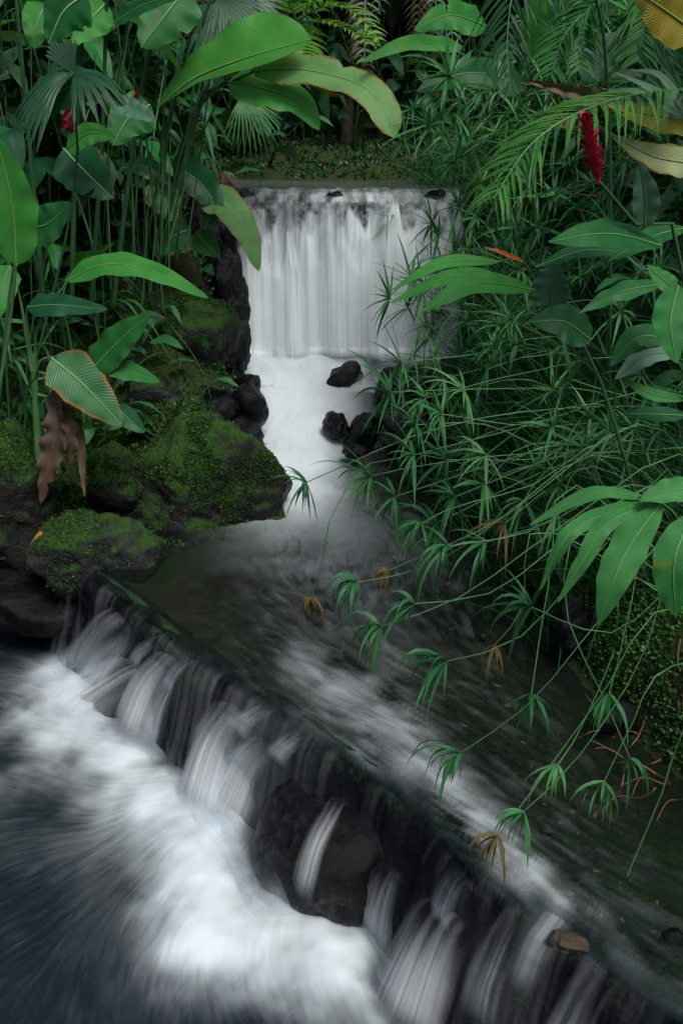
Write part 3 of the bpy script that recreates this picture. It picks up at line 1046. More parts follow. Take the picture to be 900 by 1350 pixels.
rock('dark rounded rock just above the big mossy boulder', 212, 530, 9.3, 88, 62, 27, 'grey_rock', 0.8, 4, 0)
rock('pale flat slab lying on top of the big mossy boulder', 262, 567, 8.8, 86, 40, 28, 'grey_rock', 0.9, 4, 60)
rock('large mossy outcrop left of the waterfall foot', 238, 470, 10.1, 150, 165, 29, 'moss_rock', 0.6, 5, 2600, 'mossy_boulder', facets=18, rough=0.16)
rock('upper mossy outcrop below the left jungle stems', 180, 450, 10.3, 130, 90, 30, 'moss_rock', 0.6, 4, 1100, 'mossy_boulder')
wet = [('knobbly wet rock jutting into the foam at the left bank', 326, 540, 9.5, 48, 62, 31), ('small round wet rock above the foam at the left bank', 331, 512, 10.0, 34, 30, 32),
       ('tall wet black rock beside the lower half of the fall', 304, 470, 10.3, 50, 110, 33), ('upright wet rock along the left edge of the fall', 300, 385, 10.75, 46, 110, 34),
       ('narrow wet rock high on the left side of the fall', 298, 305, 11.0, 44, 100, 35), ('low wet rock between the mossy boulder and the foam', 318, 585, 9.0, 60, 50, 36),
       ('tall rough wall of wet rock forming the left side of the fall', 284, 395, 11.15, 84, 330, 40), ('dark rock at the foot of the mossy outcrop', 285, 540, 9.5, 60, 60, 37)]
for l, x, y, Y_, w_, h_, s_ in wet:
    rock(l, x, y, Y_, w_, h_, s_, 'wet_rock', 0.9, 4, 0, rough=0.16)
rock('brown weathered stone on the left corner of the lip', 302, 246, 11.2, 36, 42, 38, 'brown_rock', 0.9, 4, 60)
rock('mossy coping stone running left from the lip', 258, 248, 11.4, 60, 36, 39, 'brown_rock', 0.7, 4, 200)
mid_rocks = [('smooth dark rock alone in the foam under the fall', 456, 497, 10.45, 50, 34, 41, 'wet_rock'),
             ('small dark rock at the right foot of the fall', 562, 488, 10.7, 34, 28, 42, 'wet_rock'),
             ('big dark wet rock under the right half of the fall', 528, 512, 10.2, 80, 56, 43, 'wet_rock'),
             ('wet rock right of the big dark one in the rapids', 590, 500, 10.3, 60, 52, 44, 'wet_rock'),
             ('dark rock splitting the white channel', 444, 562, 9.55, 38, 34, 45, 'wet_rock'),
             ('round dark rock behind the channel splitting rock', 480, 570, 9.5, 50, 46, 46, 'wet_rock'),
             ('small dark rock lowest in the white channel', 466, 594, 9.15, 34, 26, 47, 'wet_rock'),
             ('long dark rock hidden under the drooping sedges', 555, 560, 9.5, 110, 50, 48, 'wet_rock'),
             ('wet rock at the right edge of the stream below the sedges', 610, 610, 9.0, 90, 60, 49, 'wet_rock'),
             ('upright dark rock along the right edge of the fall', 622, 440, 10.9, 50, 120, 50, 'wet_rock'),
             ('dark rock at the right corner of the lip', 622, 320, 11.15, 46, 110, 51, 'wet_rock')]
for l, x, y, Y_, w_, h_, s_, m_ in mid_rocks:
    rock(l, x, y, Y_, w_, h_, s_, m_, 0.9, 4, 0, rough=0.14)
for k, (x, w_, h_) in enumerate(((326, 22, 18), (440, 26, 12), (574, 30, 16))):
    rock('dark stone poking through the lip of the fall, %s from the left' % ('first', 'second', 'last')[k],
         x, 260, 11.16, w_, h_, 500 + k, 'wet_rock', 0.8, 3, 0, 'lip_stone', cat='stone', rough=0.15, group='stones along the lip of the fall')
# boulders at the foot of the weir, under the cascades
low_rocks = [('largest wet black boulder below the weir with water sliding over it', 428, 1128, -0.60, 190, 140, 61, 0.7),
             ('wet boulder behind the arched left cascade', 246, 925, -0.52, 56, 80, 62, 0.9),
             ('wet boulder under the widest middle cascade', 362, 1015, -0.58, 90, 80, 63, 0.8),
             ('wet boulder under the leftmost streams', 162, 862, -0.56, 76, 64, 64, 0.8),
             ('low boulder the rounded slide of water passes over', 150, 925, -0.74, 100, 50, 65, 0.8),
             ('dark boulder under the short white fan of water', 552, 1185, -0.56, 90, 84, 66, 0.7),
             ('small wet boulder beside the tall double cascade', 634, 1240, -0.42, 50, 66, 67, 0.8),
             ('wet boulder under the tall double cascade', 604, 1280, -0.68, 84, 90, 68, 0.8)]
for l, x, y, z_, w_, h_, s_, dp in low_rocks:
    rock(l, x, y, 0, w_, h_, s_, 'wet_rock', dp, 4, 0, 'boulder', cat='boulder', z=z_ - (0.0 if s_ == 61 else 0.15 if s_ in (63, 68) else 0.07), rough=0.09 if s_ == 61 else 0.15, boxy=9 if s_ == 61 else 5 if s_ == 66 else 0, rotz=-0.78 if s_ in (61, 66) else 0.0, facets=3 if s_ == 61 else 14)
from mathutils.bvhtree import BVHTree
_bv = BVHTree.FromPolygons([tuple(v) for v in ROCKS[61][0]], [tuple(int(i) for i in f) for f in ROCKS[61][1]])


def on_boulder(px, py, lift=0.03):
    r = nrm(ray(px, py))
    h = _bv.ray_cast(Vector(CAMP), Vector(r))
    if h[0] is None:
        return None
    return np.array(h[0]) + np.array(h[1]) * lift


path = [on_boulder(x, y) for x, y in ((446, 1058), (436, 1078), (420, 1112), (408, 1150), (400, 1180))]
path = [p for p in path if p is not None]
if len(path) > 2:
    cascade('pair of thin streams running down the largest wet boulder', path, 26, 24, 8, -0.16, 0.05, 1.6)
M['tan_stone'] = rock_mat('tan_stone', (0.025, 0.022, 0.014), (0.07, 0.058, 0.038), rough=0.4)
rock('tan oval stone lodged on the weir crest at lower right', 748, 1243, 0, 64, 26, 71, 'tan_stone', 0.5, 4, 0, 'stone', -0.6, cat='stone', z=-0.03, rough=0.08)
rock('grey stone at the right picture edge in shallow water', 886, 1236, 0, 36, 22, 72, 'wet_rock', 0.8, 3, 0, 'stone', cat='stone', z=0.0)
rock('dark rock in place of the shadowed undercut of the right moss bank', 752, 830, 5.6, 40, 90, 73, 'wet_rock', 1.0, 4, 0)  # dark stone put where the bank's undercut lies in shadow
rock('dark rock under the right bank near the dangling roots', 815, 950, 4.9, 60, 60, 74, 'wet_rock', 1.0, 4, 0)

# leaves and pebbles in the shallow water
M['yellow_leaf'] = plain_mat('fallen_leaf', (0.12, 0.075, 0.02), (0.30, 0.22, 0.07), 9, 0.45, 0.2)
M['pebble'] = plain_mat('pebble', (0.06, 0.05, 0.035), (0.16, 0.13, 0.08), 20, 0.4, 0.2)
rngl = np.random.default_rng(5)
LEAF_AT = [(596, 830), (650, 872), (655, 905), (612, 958), (690, 980), (700, 1012), (718, 1062), (738, 1086), (762, 1100), (784, 1076), (786, 1150), (820, 1215),
           (866, 1192), (500, 1040), (555, 1078)]
PEB_AT = [(638, 838), (590, 770), (668, 930), (752, 1070), (722, 1094), (748, 1178), (860, 1228), (560, 925)]
ORD = ['topmost', 'second', 'third', 'fourth', 'fifth', 'sixth', 'seventh', 'eighth', 'ninth', 'tenth', 'eleventh', 'twelfth', 'thirteenth', 'fourteenth', 'lowest']
for i, (x, y) in enumerate(sorted(PEB_AT, key=lambda q: q[1])):
    c = Pz(x, y, -0.10)
    V, F = rock_verts(c, np.array([0.028, 0.02, 0.012]) * rngl.uniform(0.7, 1.5), 300 + i, 2, 8, 0.05)
    tag(mk('pebble', V, F, M['pebble'], at=c), 'tan pebble on the shallow stream bed, %s counting down the picture' % ('lowest' if i == len(PEB_AT) - 1 else ORD[i]), 'pebble', 'pebbles on the stream bed')
for i, (x, y) in enumerate(sorted(LEAF_AT, key=lambda q: q[1])):
    on_face = x < 560 and y > 1000
    c = Pz(x, y, -0.035) if not on_face else Pz(x, y, -0.30)
    a = rngl.uniform(0, 6.28)
    L = rngl.uniform(0.014, 0.030)
    t = np.linspace(-1, 1, 7)
    w = 0.42 * (1 - t ** 2) ** 0.7
    ax, sd = np.array([math.cos(a), math.sin(a), 0]), np.array([-math.sin(a), math.cos(a), 0])
    if on_face:
        c = c + np.array([-0.03, -0.03, 0.0])
    V = []
    for tt, ww in zip(t, w):
        for s_ in (-1, 0, 1):
            V.append(c + ax * tt * L + sd * ww * s_ * L + np.array([0, 0, 0.006 * abs(s_) + 0.004 * tt * tt]))
    tag(mk('fallen_leaf', V, grid_faces(7, 3), M['yellow_leaf'], at=c), 'small yellow brown fallen leaf in the shallows, %s counting down the picture' % ORD[i], 'leaf', 'fallen leaves in the shallows')

# ------------------------------------------------------------------ plants
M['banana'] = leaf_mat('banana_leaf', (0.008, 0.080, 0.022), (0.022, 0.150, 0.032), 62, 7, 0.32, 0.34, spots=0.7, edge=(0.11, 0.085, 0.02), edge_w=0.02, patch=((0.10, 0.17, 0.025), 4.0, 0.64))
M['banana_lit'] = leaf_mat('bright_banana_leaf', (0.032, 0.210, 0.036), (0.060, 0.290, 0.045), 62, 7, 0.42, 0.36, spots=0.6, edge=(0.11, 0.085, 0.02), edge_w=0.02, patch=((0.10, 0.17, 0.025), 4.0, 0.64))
M['banana_glow'] = leaf_mat('sunlit_banana_leaf', (0.036, 0.215, 0.030), (0.066, 0.285, 0.042), 62, 7, 0.42, 0.38, spots=0.6, edge=(0.11, 0.085, 0.02), edge_w=0.02, patch=((0.10, 0.17, 0.025), 4.0, 0.64))  # brighter copy for the backlit leaf, daylight put into its colour
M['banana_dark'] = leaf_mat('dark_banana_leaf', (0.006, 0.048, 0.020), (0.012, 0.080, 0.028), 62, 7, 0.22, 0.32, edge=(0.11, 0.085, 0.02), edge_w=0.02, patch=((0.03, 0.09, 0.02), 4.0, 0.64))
M['banana_pale'] = leaf_mat('pale_leaf_underside', (0.085, 0.23, 0.065), (0.15, 0.31, 0.095), 62, 7, 0.42, 0.45, edge=(0.20, 0.12, 0.03), edge_w=0.12)
M['banana_brown'] = leaf_mat('leaf_with_brown_edge', (0.020, 0.100, 0.035), (0.045, 0.150, 0.050), 30, 4, 0.25, 0.4, edge=(0.20, 0.10, 0.025), edge_w=0.16)
M['silver'] = leaf_mat('silvery_leaf', (0.05, 0.13, 0.085), (0.12, 0.22, 0.15), 26, 8, 0.2, 0.45, vein_str=0.5)
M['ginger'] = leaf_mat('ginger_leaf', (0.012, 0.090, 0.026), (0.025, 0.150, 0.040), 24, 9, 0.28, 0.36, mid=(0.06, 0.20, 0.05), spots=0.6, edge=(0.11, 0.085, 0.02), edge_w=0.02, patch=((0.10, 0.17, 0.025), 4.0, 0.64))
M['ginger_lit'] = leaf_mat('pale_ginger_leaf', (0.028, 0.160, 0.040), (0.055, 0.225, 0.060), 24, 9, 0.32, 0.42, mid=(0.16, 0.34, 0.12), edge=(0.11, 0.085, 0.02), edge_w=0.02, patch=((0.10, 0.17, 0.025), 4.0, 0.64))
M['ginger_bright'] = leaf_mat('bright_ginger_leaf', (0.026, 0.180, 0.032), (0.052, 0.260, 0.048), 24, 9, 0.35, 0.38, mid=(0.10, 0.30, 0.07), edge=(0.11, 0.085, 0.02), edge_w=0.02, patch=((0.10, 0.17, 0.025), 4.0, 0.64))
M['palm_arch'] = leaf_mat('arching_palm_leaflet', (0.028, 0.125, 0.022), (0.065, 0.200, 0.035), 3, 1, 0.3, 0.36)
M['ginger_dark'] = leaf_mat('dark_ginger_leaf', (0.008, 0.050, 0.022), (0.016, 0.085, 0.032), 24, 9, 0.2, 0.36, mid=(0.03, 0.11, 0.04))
M['yellow'] = leaf_mat('yellowing_leaf', (0.10, 0.20, 0.03), (0.30, 0.24, 0.03), 30, 5, 0.35, 0.45, patch=((0.22, 0.11, 0.02), 6.0, 0.60))
M['cream'] = leaf_mat('cream_and_green_leaf', (0.22, 0.30, 0.12), (0.38, 0.40, 0.20), 30, 5, 0.3, 0.5, edge=(0.26, 0.16, 0.05), edge_w=0.10, spots=1)
M['dead'] = leaf_mat('dead_brown_leaf', (0.042, 0.028, 0.020), (0.105, 0.070, 0.050), 2, 0, 0.1, 0.75, vein_str=0.9, spec=0.15)
M['orange'] = leaf_mat('dry_orange_leaf', (0.22, 0.09, 0.015), (0.36, 0.17, 0.03), 18, 1, 0.3, 0.6)
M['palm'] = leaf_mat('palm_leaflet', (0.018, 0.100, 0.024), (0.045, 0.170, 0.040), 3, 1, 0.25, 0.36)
M['palm_lit'] = leaf_mat('sunlit_palm_leaflet', (0.09, 0.27, 0.03), (0.18, 0.38, 0.04), 3, 1, 0.45, 0.4)  # sunlight on the top fronds put into the leaflet colour
M['palm_dark'] = leaf_mat('shaded_palm_leaflet', (0.008, 0.042, 0.018), (0.018, 0.070, 0.028), 3, 1, 0.2, 0.36)  # darker copy, shade put into the leaflet colour
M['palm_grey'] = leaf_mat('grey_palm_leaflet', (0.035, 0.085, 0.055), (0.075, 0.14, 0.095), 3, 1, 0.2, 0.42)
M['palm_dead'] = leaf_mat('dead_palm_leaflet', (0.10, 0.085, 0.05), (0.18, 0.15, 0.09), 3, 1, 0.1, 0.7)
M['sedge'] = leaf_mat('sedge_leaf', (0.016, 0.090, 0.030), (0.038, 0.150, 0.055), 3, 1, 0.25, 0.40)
M['sedge_lit'] = leaf_mat('lit_sedge_leaf', (0.045, 0.180, 0.055), (0.090, 0.260, 0.085), 3, 1, 0.3, 0.42)
M['sedge_dry'] = leaf_mat('dry_sedge_leaf', (0.06, 0.045, 0.016), (0.15, 0.095, 0.028), 3, 1, 0.2, 0.6)
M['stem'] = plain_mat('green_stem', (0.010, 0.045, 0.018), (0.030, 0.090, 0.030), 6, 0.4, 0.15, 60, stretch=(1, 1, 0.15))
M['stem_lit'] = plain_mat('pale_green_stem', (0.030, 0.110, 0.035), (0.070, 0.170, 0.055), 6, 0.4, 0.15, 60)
M['midrib'] = plain_mat('pale_midrib', (0.06, 0.17, 0.045), (0.12, 0.24, 0.07), 6, 0.4, 0.1, 60)
M['red_bract'] = leaf_mat('red_flower_bract', (0.26, 0.004, 0.030), (0.44, 0.014, 0.070), 5, 1, 0.02, 0.35)
M['red_tip'] = leaf_mat('orange_red_bract', (0.42, 0.05, 0.02), (0.55, 0.12, 0.03), 5, 1, 0.25, 0.4)
M['bark'] = plain_mat('mossy_bark', (0.030, 0.024, 0.016), (0.085, 0.070, 0.045), 9, 0.85, 0.9, 30, 0.2, (1, 1, 0.3), 0.03)
M['root'] = plain_mat('brown_root', (0.09, 0.035, 0.018), (0.19, 0.08, 0.04), 12, 0.6, 0.4, 50)
MIDC = {'dead': 'dead', 'red_bract': 'red_bract'}


def profile(kind, s):
    if kind == 'banana':
        return (np.clip(s / 0.16, 0, 1) ** 0.6) * (np.clip((1 - s) / 0.55, 0, 1) ** 0.62)
    if kind == 'blunt':
        return np.clip(s / 0.75, 0, 1) ** 0.75 * np.clip((1 - s) / 0.25, 0, 1) ** 0.5
    if kind == 'strap':
        return np.clip(s / 0.2, 0, 1) ** 0.6 * np.clip((1 - s) / 0.12, 0, 1) ** 0.5
    if kind == 'ovate':
        return np.sin(math.pi * np.clip(s, 0, 1) ** 0.72) ** 0.75
    if kind == 'lance':
        return np.sin(math.pi * np.clip(s, 0, 1) ** 0.85) ** 0.85
    if kind == 'strip':
        return np.clip(s / 0.10, 0.35, 1) * np.clip((1 - s) / 0.65, 0.02, 1) ** 0.8
    return 1 - s


def blade(C, W, N, fold=0.2, curl=0.1, wave=0.06, wf=3.0, na=6, rng=RNG, notch=0, twist=None, asym=0.0):
    C = np.asarray(C, float)
    n = len(C)
    T = nrm(np.gradient(C, axis=0))
    N = np.broadcast_to(np.asarray(N, float), C.shape)
    S = nrm(np.cross(T, N))
    N2 = np.cross(S, T)
    a = np.linspace(-1, 1, na + 1)
    s = np.linspace(0, 1, n)
    tw = (twist if twist is not None else rng.normal(0, 0.28)) * (s - 0.4)
    S, N2 = S * np.cos(tw)[:, None] + N2 * np.sin(tw)[:, None], N2 * np.cos(tw)[:, None] - S * np.sin(tw)[:, None]
    W = np.broadcast_to(np.asarray(W, float), (n,))
    Wl, Wr = W * (1 - asym), W * (1 + asym)
    for _ in range(notch):
        k = rng.integers(int(n * .25), n - 2)
        (Wl if rng.random() < .5 else Wr)[k] *= rng.uniform(0.25, 0.7)
    if na > 3:
        Wl = Wl * (1 + 0.05 * np.convolve(rng.standard_normal(n), [.25, .5, .25], 'same'))
        Wr = Wr * (1 + 0.05 * np.convolve(rng.standard_normal(n), [.25, .5, .25], 'same'))
    ph = rng.uniform(0, 6.28, 2)
    wv = np.where(a[None] < 0, np.sin(6.283 * wf * s + ph[0])[:, None], np.sin(6.283 * wf * 1.17 * s + ph[1])[:, None])
    Wa = np.where(a[None] < 0, Wl[:, None], Wr[:, None])
    off = np.abs(a)[None] * math.sin(fold) - curl * a[None] ** 2 + wave * wv * a[None] ** 2
    V = C[:, None] + S[:, None] * (a[None] * Wa * math.cos(fold))[:, :, None] + N2[:, None] * (off * Wa)[:, :, None]
    uv = np.stack(np.broadcast_arrays((a * .5 + .5)[None, :], s[:, None]), -1).reshape(-1, 2)
    return V.reshape(-1, 3), grid_faces(n, na + 1), uv


def rot_about(v, k, ang):
    k = nrm(k)
    return v * math.cos(ang) + np.cross(k, v) * math.sin(ang) + k * (k @ v) * (1 - math.cos(ang))


def leaf(plant, pts, wpx, mat, tilt=0.0, fold=0.18, prof='banana', wave=0.09, wf=3.5, notch=0, curl=0.12, n=26, rib=True, name='leaf', label=None, seed=None, asym=0.0, twist=None):
    """a leaf drawn through (px, py, Y) points down its midrib, at its own distance and true size"""
    rng = np.random.default_rng(seed if seed is not None else int(abs(pts[0][0] * 7 + pts[-1][1] * 13)))
    C = spline(np.array([P(*p) for p in pts]), n)
    T = nrm(C[-1] - C[0])
    tc = nrm(CAMP - C[n // 2])
    tc = nrm(tc - T * (tc @ T))
    N = rot_about(tc, T, math.radians(tilt))
    if tilt > 0:                              # positive: the blade is turned up to the sky
        N = max((N, rot_about(tc, T, -math.radians(tilt))), key=lambda q: q[2])
    s = np.linspace(0, 1, n)
    W = wpx * 0.5 * pxsize(C[n // 2]) * profile(prof, s) / max(0.35, math.cos(math.radians(tilt))) + 0.0015
    V, F, uv = blade(C, W, N, fold, curl, wave, wf, 8, rng, notch, twist, asym)
    o = mk(name, V, F, M[mat], plant, uv=uv)
    if label:
        o['label'] = label
    if rib:
        T_ = nrm(np.gradient(C, axis=0))
        S = nrm(np.cross(T_, N))
        Nn = np.cross(S, T_)
        r = np.interp(s, [0, 1], [0.055, 0.012]) * W.max()
        tv, tf = tube(C + Nn * 0.002, np.clip(r, 0.0012, 0.014), 5)
        mk('midrib', tv, tf, M['dead' if mat == 'dead' else 'midrib'], o)
    return o


def stem(plant, pts, r0, r1, mat='stem', n=14, sides=6, name='stem', parent=None):
    C = spline(np.array([p if len(p) == 3 and not isinstance(p, tuple) else P(*p) for p in pts]), n)
    V, F = tube(C, np.linspace(r0, r1, n), sides)
    return mk(name, V, F, M[mat], parent or plant)


def w3(*a):
    return np.array(a, float)


# ---- generic shoots for the plants that fill the banks
def shoot(plant, base, height, lean, rng, nleaf, L, Wd, mats, r=0.018, smat='stem', bare=0.35, prof='banana', petiole=0.3, droop=0.9, nose=None):
    top = base + np.array([lean[0], lean[1], height])
    mid = base + np.array([lean[0] * 0.3, lean[1] * 0.3, height * 0.55])
    C = spline([base, mid, top], 12)
    V, F = tube(C, np.linspace(r, r * 0.55, 12), 6)
    st_ = mk('stem', V, F, M[smat], plant)
    az = rng.uniform(0, 6.28)
    for i in range(nleaf):
        t = bare + (1 - bare) * (i + 0.6) / nleaf
        p = np.array([np.interp(t, np.linspace(0, 1, 12), C[:, k]) for k in range(3)])
        az += math.pi + rng.uniform(-0.7, 0.7)
        if nose is not None and rng.random() < 0.5:
            az = nose + rng.uniform(-0.8, 0.8)
        d = np.array([math.cos(az), math.sin(az), 0])
        el = rng.uniform(0.5, 1.1)
        l = L * rng.uniform(0.7, 1.2)
        pl = petiole * l
        a0 = p
        a1 = p + d * pl * math.cos(el) + w3(0, 0, pl * math.sin(el))
        a2 = a1 + d * l * 0.5 * math.cos(el * 0.4) + w3(0, 0, l * 0.5 * math.sin(el * 0.4) - 0.05 * l)
        a3 = a1 + d * l * 0.92 + w3(0, 0, -l * droop * rng.uniform(0.05, 0.55))
        if petiole > 0.02:
            pv, pf = tube(spline([a0, (a0 + a1) / 2 + w3(0, 0, 0.02), a1], 6), np.linspace(r * 0.5, r * 0.35, 6), 5)
            mk('petiole', pv, pf, M[smat], plant)
        n = 13
        B = spline([a1, a2, a3], n)
        s = np.linspace(0, 1, n)
        N = nrm(np.array([0, 0, 1.0]) + rng.standard_normal(3) * 0.35)
        V, F, uv = blade(B, Wd * rng.uniform(0.7, 1.15) * profile(prof, s) + 0.001, N, 0.22, 0.15, 0.08, 2.5, 4, rng, 1 if prof == 'banana' and rng.random() < .4 else 0)
        mk('leaf', V, F, M[mats[rng.integers(len(mats))]], plant, uv=uv)
    return st_


def clump(name, label, cat, x, y, n, hmin, hmax, spread, seed, nleaf, L, Wd, mats, group=None, lean=0.25, r=0.018, prof='banana', bare=0.35, petiole=0.3,
          smat='stem', toward=(0, 0), droop=0.9, nose=None):
    rng = np.random.default_rng(seed)
    b = w3(x, y, gz(x, y))
    t = thing(name, label, cat, b, group)
    for i in range(n):
        o = rng.standard_normal(2) * spread
        bb = w3(x + o[0], y + o[1], 0)
        bb[2] = gz(bb[0], bb[1]) - 0.08
        le = rng.standard_normal(2) * lean + np.array(toward)
        shoot(t, bb, rng.uniform(hmin, hmax), le, rng, nleaf if np.isscalar(nleaf) else int(rng.integers(*nleaf)), L, Wd, mats, r * rng.uniform(.7, 1.2), smat, bare, prof, petiole, droop, nose)
    return t


def bracts(p, axis, L, n, rng, grav=0.5, th=(50, 100), w=0.009, nseg=7):
    """a ring of narrow leaves round the end of a sedge stem, bending under their weight"""
    axis = nrm(axis)
    e1 = nrm(np.cross(axis, [0.3, 0.9, 0.2]))
    e2 = np.cross(axis, e1)
    parts = []
    for k in range(n):
        a = 6.283 * (k + rng.uniform(-.3, .3)) / n
        t = math.radians(rng.uniform(*th))
        d = nrm(axis * math.cos(t) + (e1 * math.cos(a) + e2 * math.sin(a)) * math.sin(t))
        l = L * rng.uniform(0.45, 1.2)
        C = [np.array(p, float)]
        g = grav * rng.uniform(0.6, 1.3)
        for i in range(nseg - 1):
            C.append(C[-1] + d * l / (nseg - 1))
            d = nrm(d + np.array([0, 0, -1]) * g * (i + 1) / nseg * 0.45)
        C = np.array(C)
        s = np.linspace(0, 1, nseg)
        N = nrm(np.array([0, 0, 1.0]) + rng.standard_normal(3) * 0.4)
        parts.append(blade(C, w * rng.uniform(.8, 1.2) * profile('strip', s), N, 0.3, 0, 0, 1, 2, rng))
    return merge(parts)


def sedge_stem(plant, pts, rng, L=0.24, n=15, grav=0.6, mat='sedge', r=0.0045, smat='stem_lit', th=(50, 100), w=0.009, world=False, dry=False):
    pw = np.array(pts if world else [P(*p) for p in pts], float)
    C = spline(pw, 14)
    V, F = tube(C, np.linspace(r, r * 0.75, 14), 5)
    s = mk('stem', V, F, M[smat], plant)
    if n:
        V, F, uv = bracts(C[-1], C[-1] - C[-3], L, n, rng, grav, th, w)
        mk('leaf_whorl', V, F, M['sedge_dry' if dry else mat], s, uv=uv)
    return s


def frond(plant, pts, L, npair, mat, rng, droop=0.5, w=0.014, r=0.009, world=False, singly=False, fwd=0.55, lift=0.25, smat='stem_lit', name='frond', taper=0.35):
    pw = np.array(pts if world else [P(*p) for p in pts], float)
    n = 26
    C = spline(pw, n)
    T = nrm(np.gradient(C, axis=0))
    V, F = tube(C, np.linspace(r, r * 0.3, n), 5)
    ra = mk(name, V, F, M[smat], plant)
    parts = []
    up = np.array([0, 0, 1.0])
    for i in range(npair):
        t = 0.10 + 0.90 * (i + 0.5) / npair
        p = np.array([np.interp(t, np.linspace(0, 1, n), C[:, k]) for k in range(3)])
        tt = nrm(np.array([np.interp(t, np.linspace(0, 1, n), T[:, k]) for k in range(3)]))
        sd = nrm(np.cross(tt, up))
        nn = np.cross(sd, tt)
        l = L * (math.sin(math.pi * (0.12 + 0.80 * t)) ** 0.6) * (1 - taper * t)
        for sg in (-1, 1):
            d = nrm(sd * sg + tt * fwd * rng.uniform(.7, 1.3) + nn * lift)
            q = [p]
            ll = l * rng.uniform(.85, 1.1)
            for k in range(6):
                q.append(q[-1] + d * ll / 6)
                d = nrm(d + np.array([0, 0, -1]) * droop * 0.22 * (k + 1) / 3)
            q = np.array(q)
            s = np.linspace(0, 1, 7)
            bl = blade(q, w * profile('strip', s), nrm(nn + rng.standard_normal(3) * 0.2), 0.35, 0, 0, 1, 2, rng)
            if singly:
                mk('leaflet', bl[0], bl[1], M[mat], ra, uv=bl[2])
            else:
                parts.append(bl)
    if parts:
        V, F, uv = merge(parts)
        mk('leaflets', V, F, M[mat], ra, uv=uv)
    return ra


def fan_leaf(plant, c, d, up, R, nseg, mat, rng, spread=150, droop=0.25, name='fan_leaf', split=0.55):
    """a pleated fan palm leaf: segments joined near the hub, free at the tips"""
    d, up = nrm(d), np.asarray(up, float)
    sd = nrm(np.cross(d, up))
    nn = np.cross(sd, d)
    parts = []
    for k in range(nseg):
        a = math.radians(-spread + 2 * spread * (k + .5) / nseg)
        da = math.radians(spread / nseg) * 1.02
        dr = d * math.cos(a) + sd * math.sin(a)
        pr = -d * math.sin(a) + sd * math.cos(a)
        l = R * (0.8 + 0.2 * math.cos(a)) * rng.uniform(.92, 1.05)
        V, uv = [], []
        for i, t in enumerate(np.linspace(0.02, 1, 8)):
            w = math.tan(da) * l * t if t < split else math.tan(da) * l * split * max(0.05, (1 - t) / (1 - split)) ** 0.7
            dz = -droop * l * t ** 2.2
            for j, b in enumerate((-1, 0, 1)):
                V.append(c + dr * l * t + pr * w * b + nn * (0.25 * w * (1 if j == 1 else -0.2)) + np.array([0, 0, dz]))
                uv.append((j / 2, t))
        parts.append((np.array(V), grid_faces(8, 3), np.array(uv)))
    V, F, uv = merge(parts)
    return mk(name, V, F, M[mat], plant, uv=uv)

# ------------------------------------------------------------------ left bank: named plants
b0 = w3(-2.0, 10.4, gz(-2.0, 10.4))
pA = thing('banana_plant', 'tall banana plant whose big arched leaves reach over the left of the fall', 'banana plant', b0)
stem(pA, [b0, P(215, 330, 10.2), P(235, 215, 9.8), P(268, 120, 9.3)], 0.05, 0.022, 'stem')
stem(pA, [b0 + w3(.1, 0, 0), P(205, 250, 10.0), P(230, 130, 9.6), P(285, -20, 9.4)], 0.03, 0.014, 'stem')
stem(pA, [P(255, 150, 9.4), P(285, 118, 9.1), P(335, 94, 8.9)], 0.018, 0.010, 'stem_lit', name='petiole')
stem(pA, [P(250, 160, 9.4), P(270, 125, 9.2), P(300, 108, 9.0)], 0.016, 0.009, 'stem', name='petiole')
stem(pA, [P(215, 200, 9.7), P(208, 165, 9.3), P(214, 136, 9.0)], 0.016, 0.009, 'stem', name='petiole')
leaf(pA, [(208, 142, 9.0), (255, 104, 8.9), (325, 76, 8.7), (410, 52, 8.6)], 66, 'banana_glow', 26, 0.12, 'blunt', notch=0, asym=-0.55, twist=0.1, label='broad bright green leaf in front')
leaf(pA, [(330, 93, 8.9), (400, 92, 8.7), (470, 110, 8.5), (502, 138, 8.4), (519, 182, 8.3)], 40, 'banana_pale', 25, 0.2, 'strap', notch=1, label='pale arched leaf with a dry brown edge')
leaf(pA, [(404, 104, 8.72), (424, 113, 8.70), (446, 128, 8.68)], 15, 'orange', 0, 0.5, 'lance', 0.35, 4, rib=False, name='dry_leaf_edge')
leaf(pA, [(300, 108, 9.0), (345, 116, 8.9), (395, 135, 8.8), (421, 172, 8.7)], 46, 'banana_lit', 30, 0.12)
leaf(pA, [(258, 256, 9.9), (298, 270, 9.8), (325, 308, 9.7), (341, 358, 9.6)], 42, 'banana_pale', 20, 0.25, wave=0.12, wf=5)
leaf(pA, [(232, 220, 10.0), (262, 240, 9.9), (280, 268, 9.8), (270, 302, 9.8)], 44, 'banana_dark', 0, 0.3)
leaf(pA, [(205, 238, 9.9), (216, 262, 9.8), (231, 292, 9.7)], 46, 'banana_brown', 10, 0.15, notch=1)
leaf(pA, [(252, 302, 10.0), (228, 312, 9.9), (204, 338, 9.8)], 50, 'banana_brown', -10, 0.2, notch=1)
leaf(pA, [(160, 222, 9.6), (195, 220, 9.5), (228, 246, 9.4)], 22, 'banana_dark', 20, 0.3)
leaf(pA, [(258, 305, 10.1), (272, 322, 10.0), (290, 338, 9.9)], 34, 'banana', -10, 0.2)

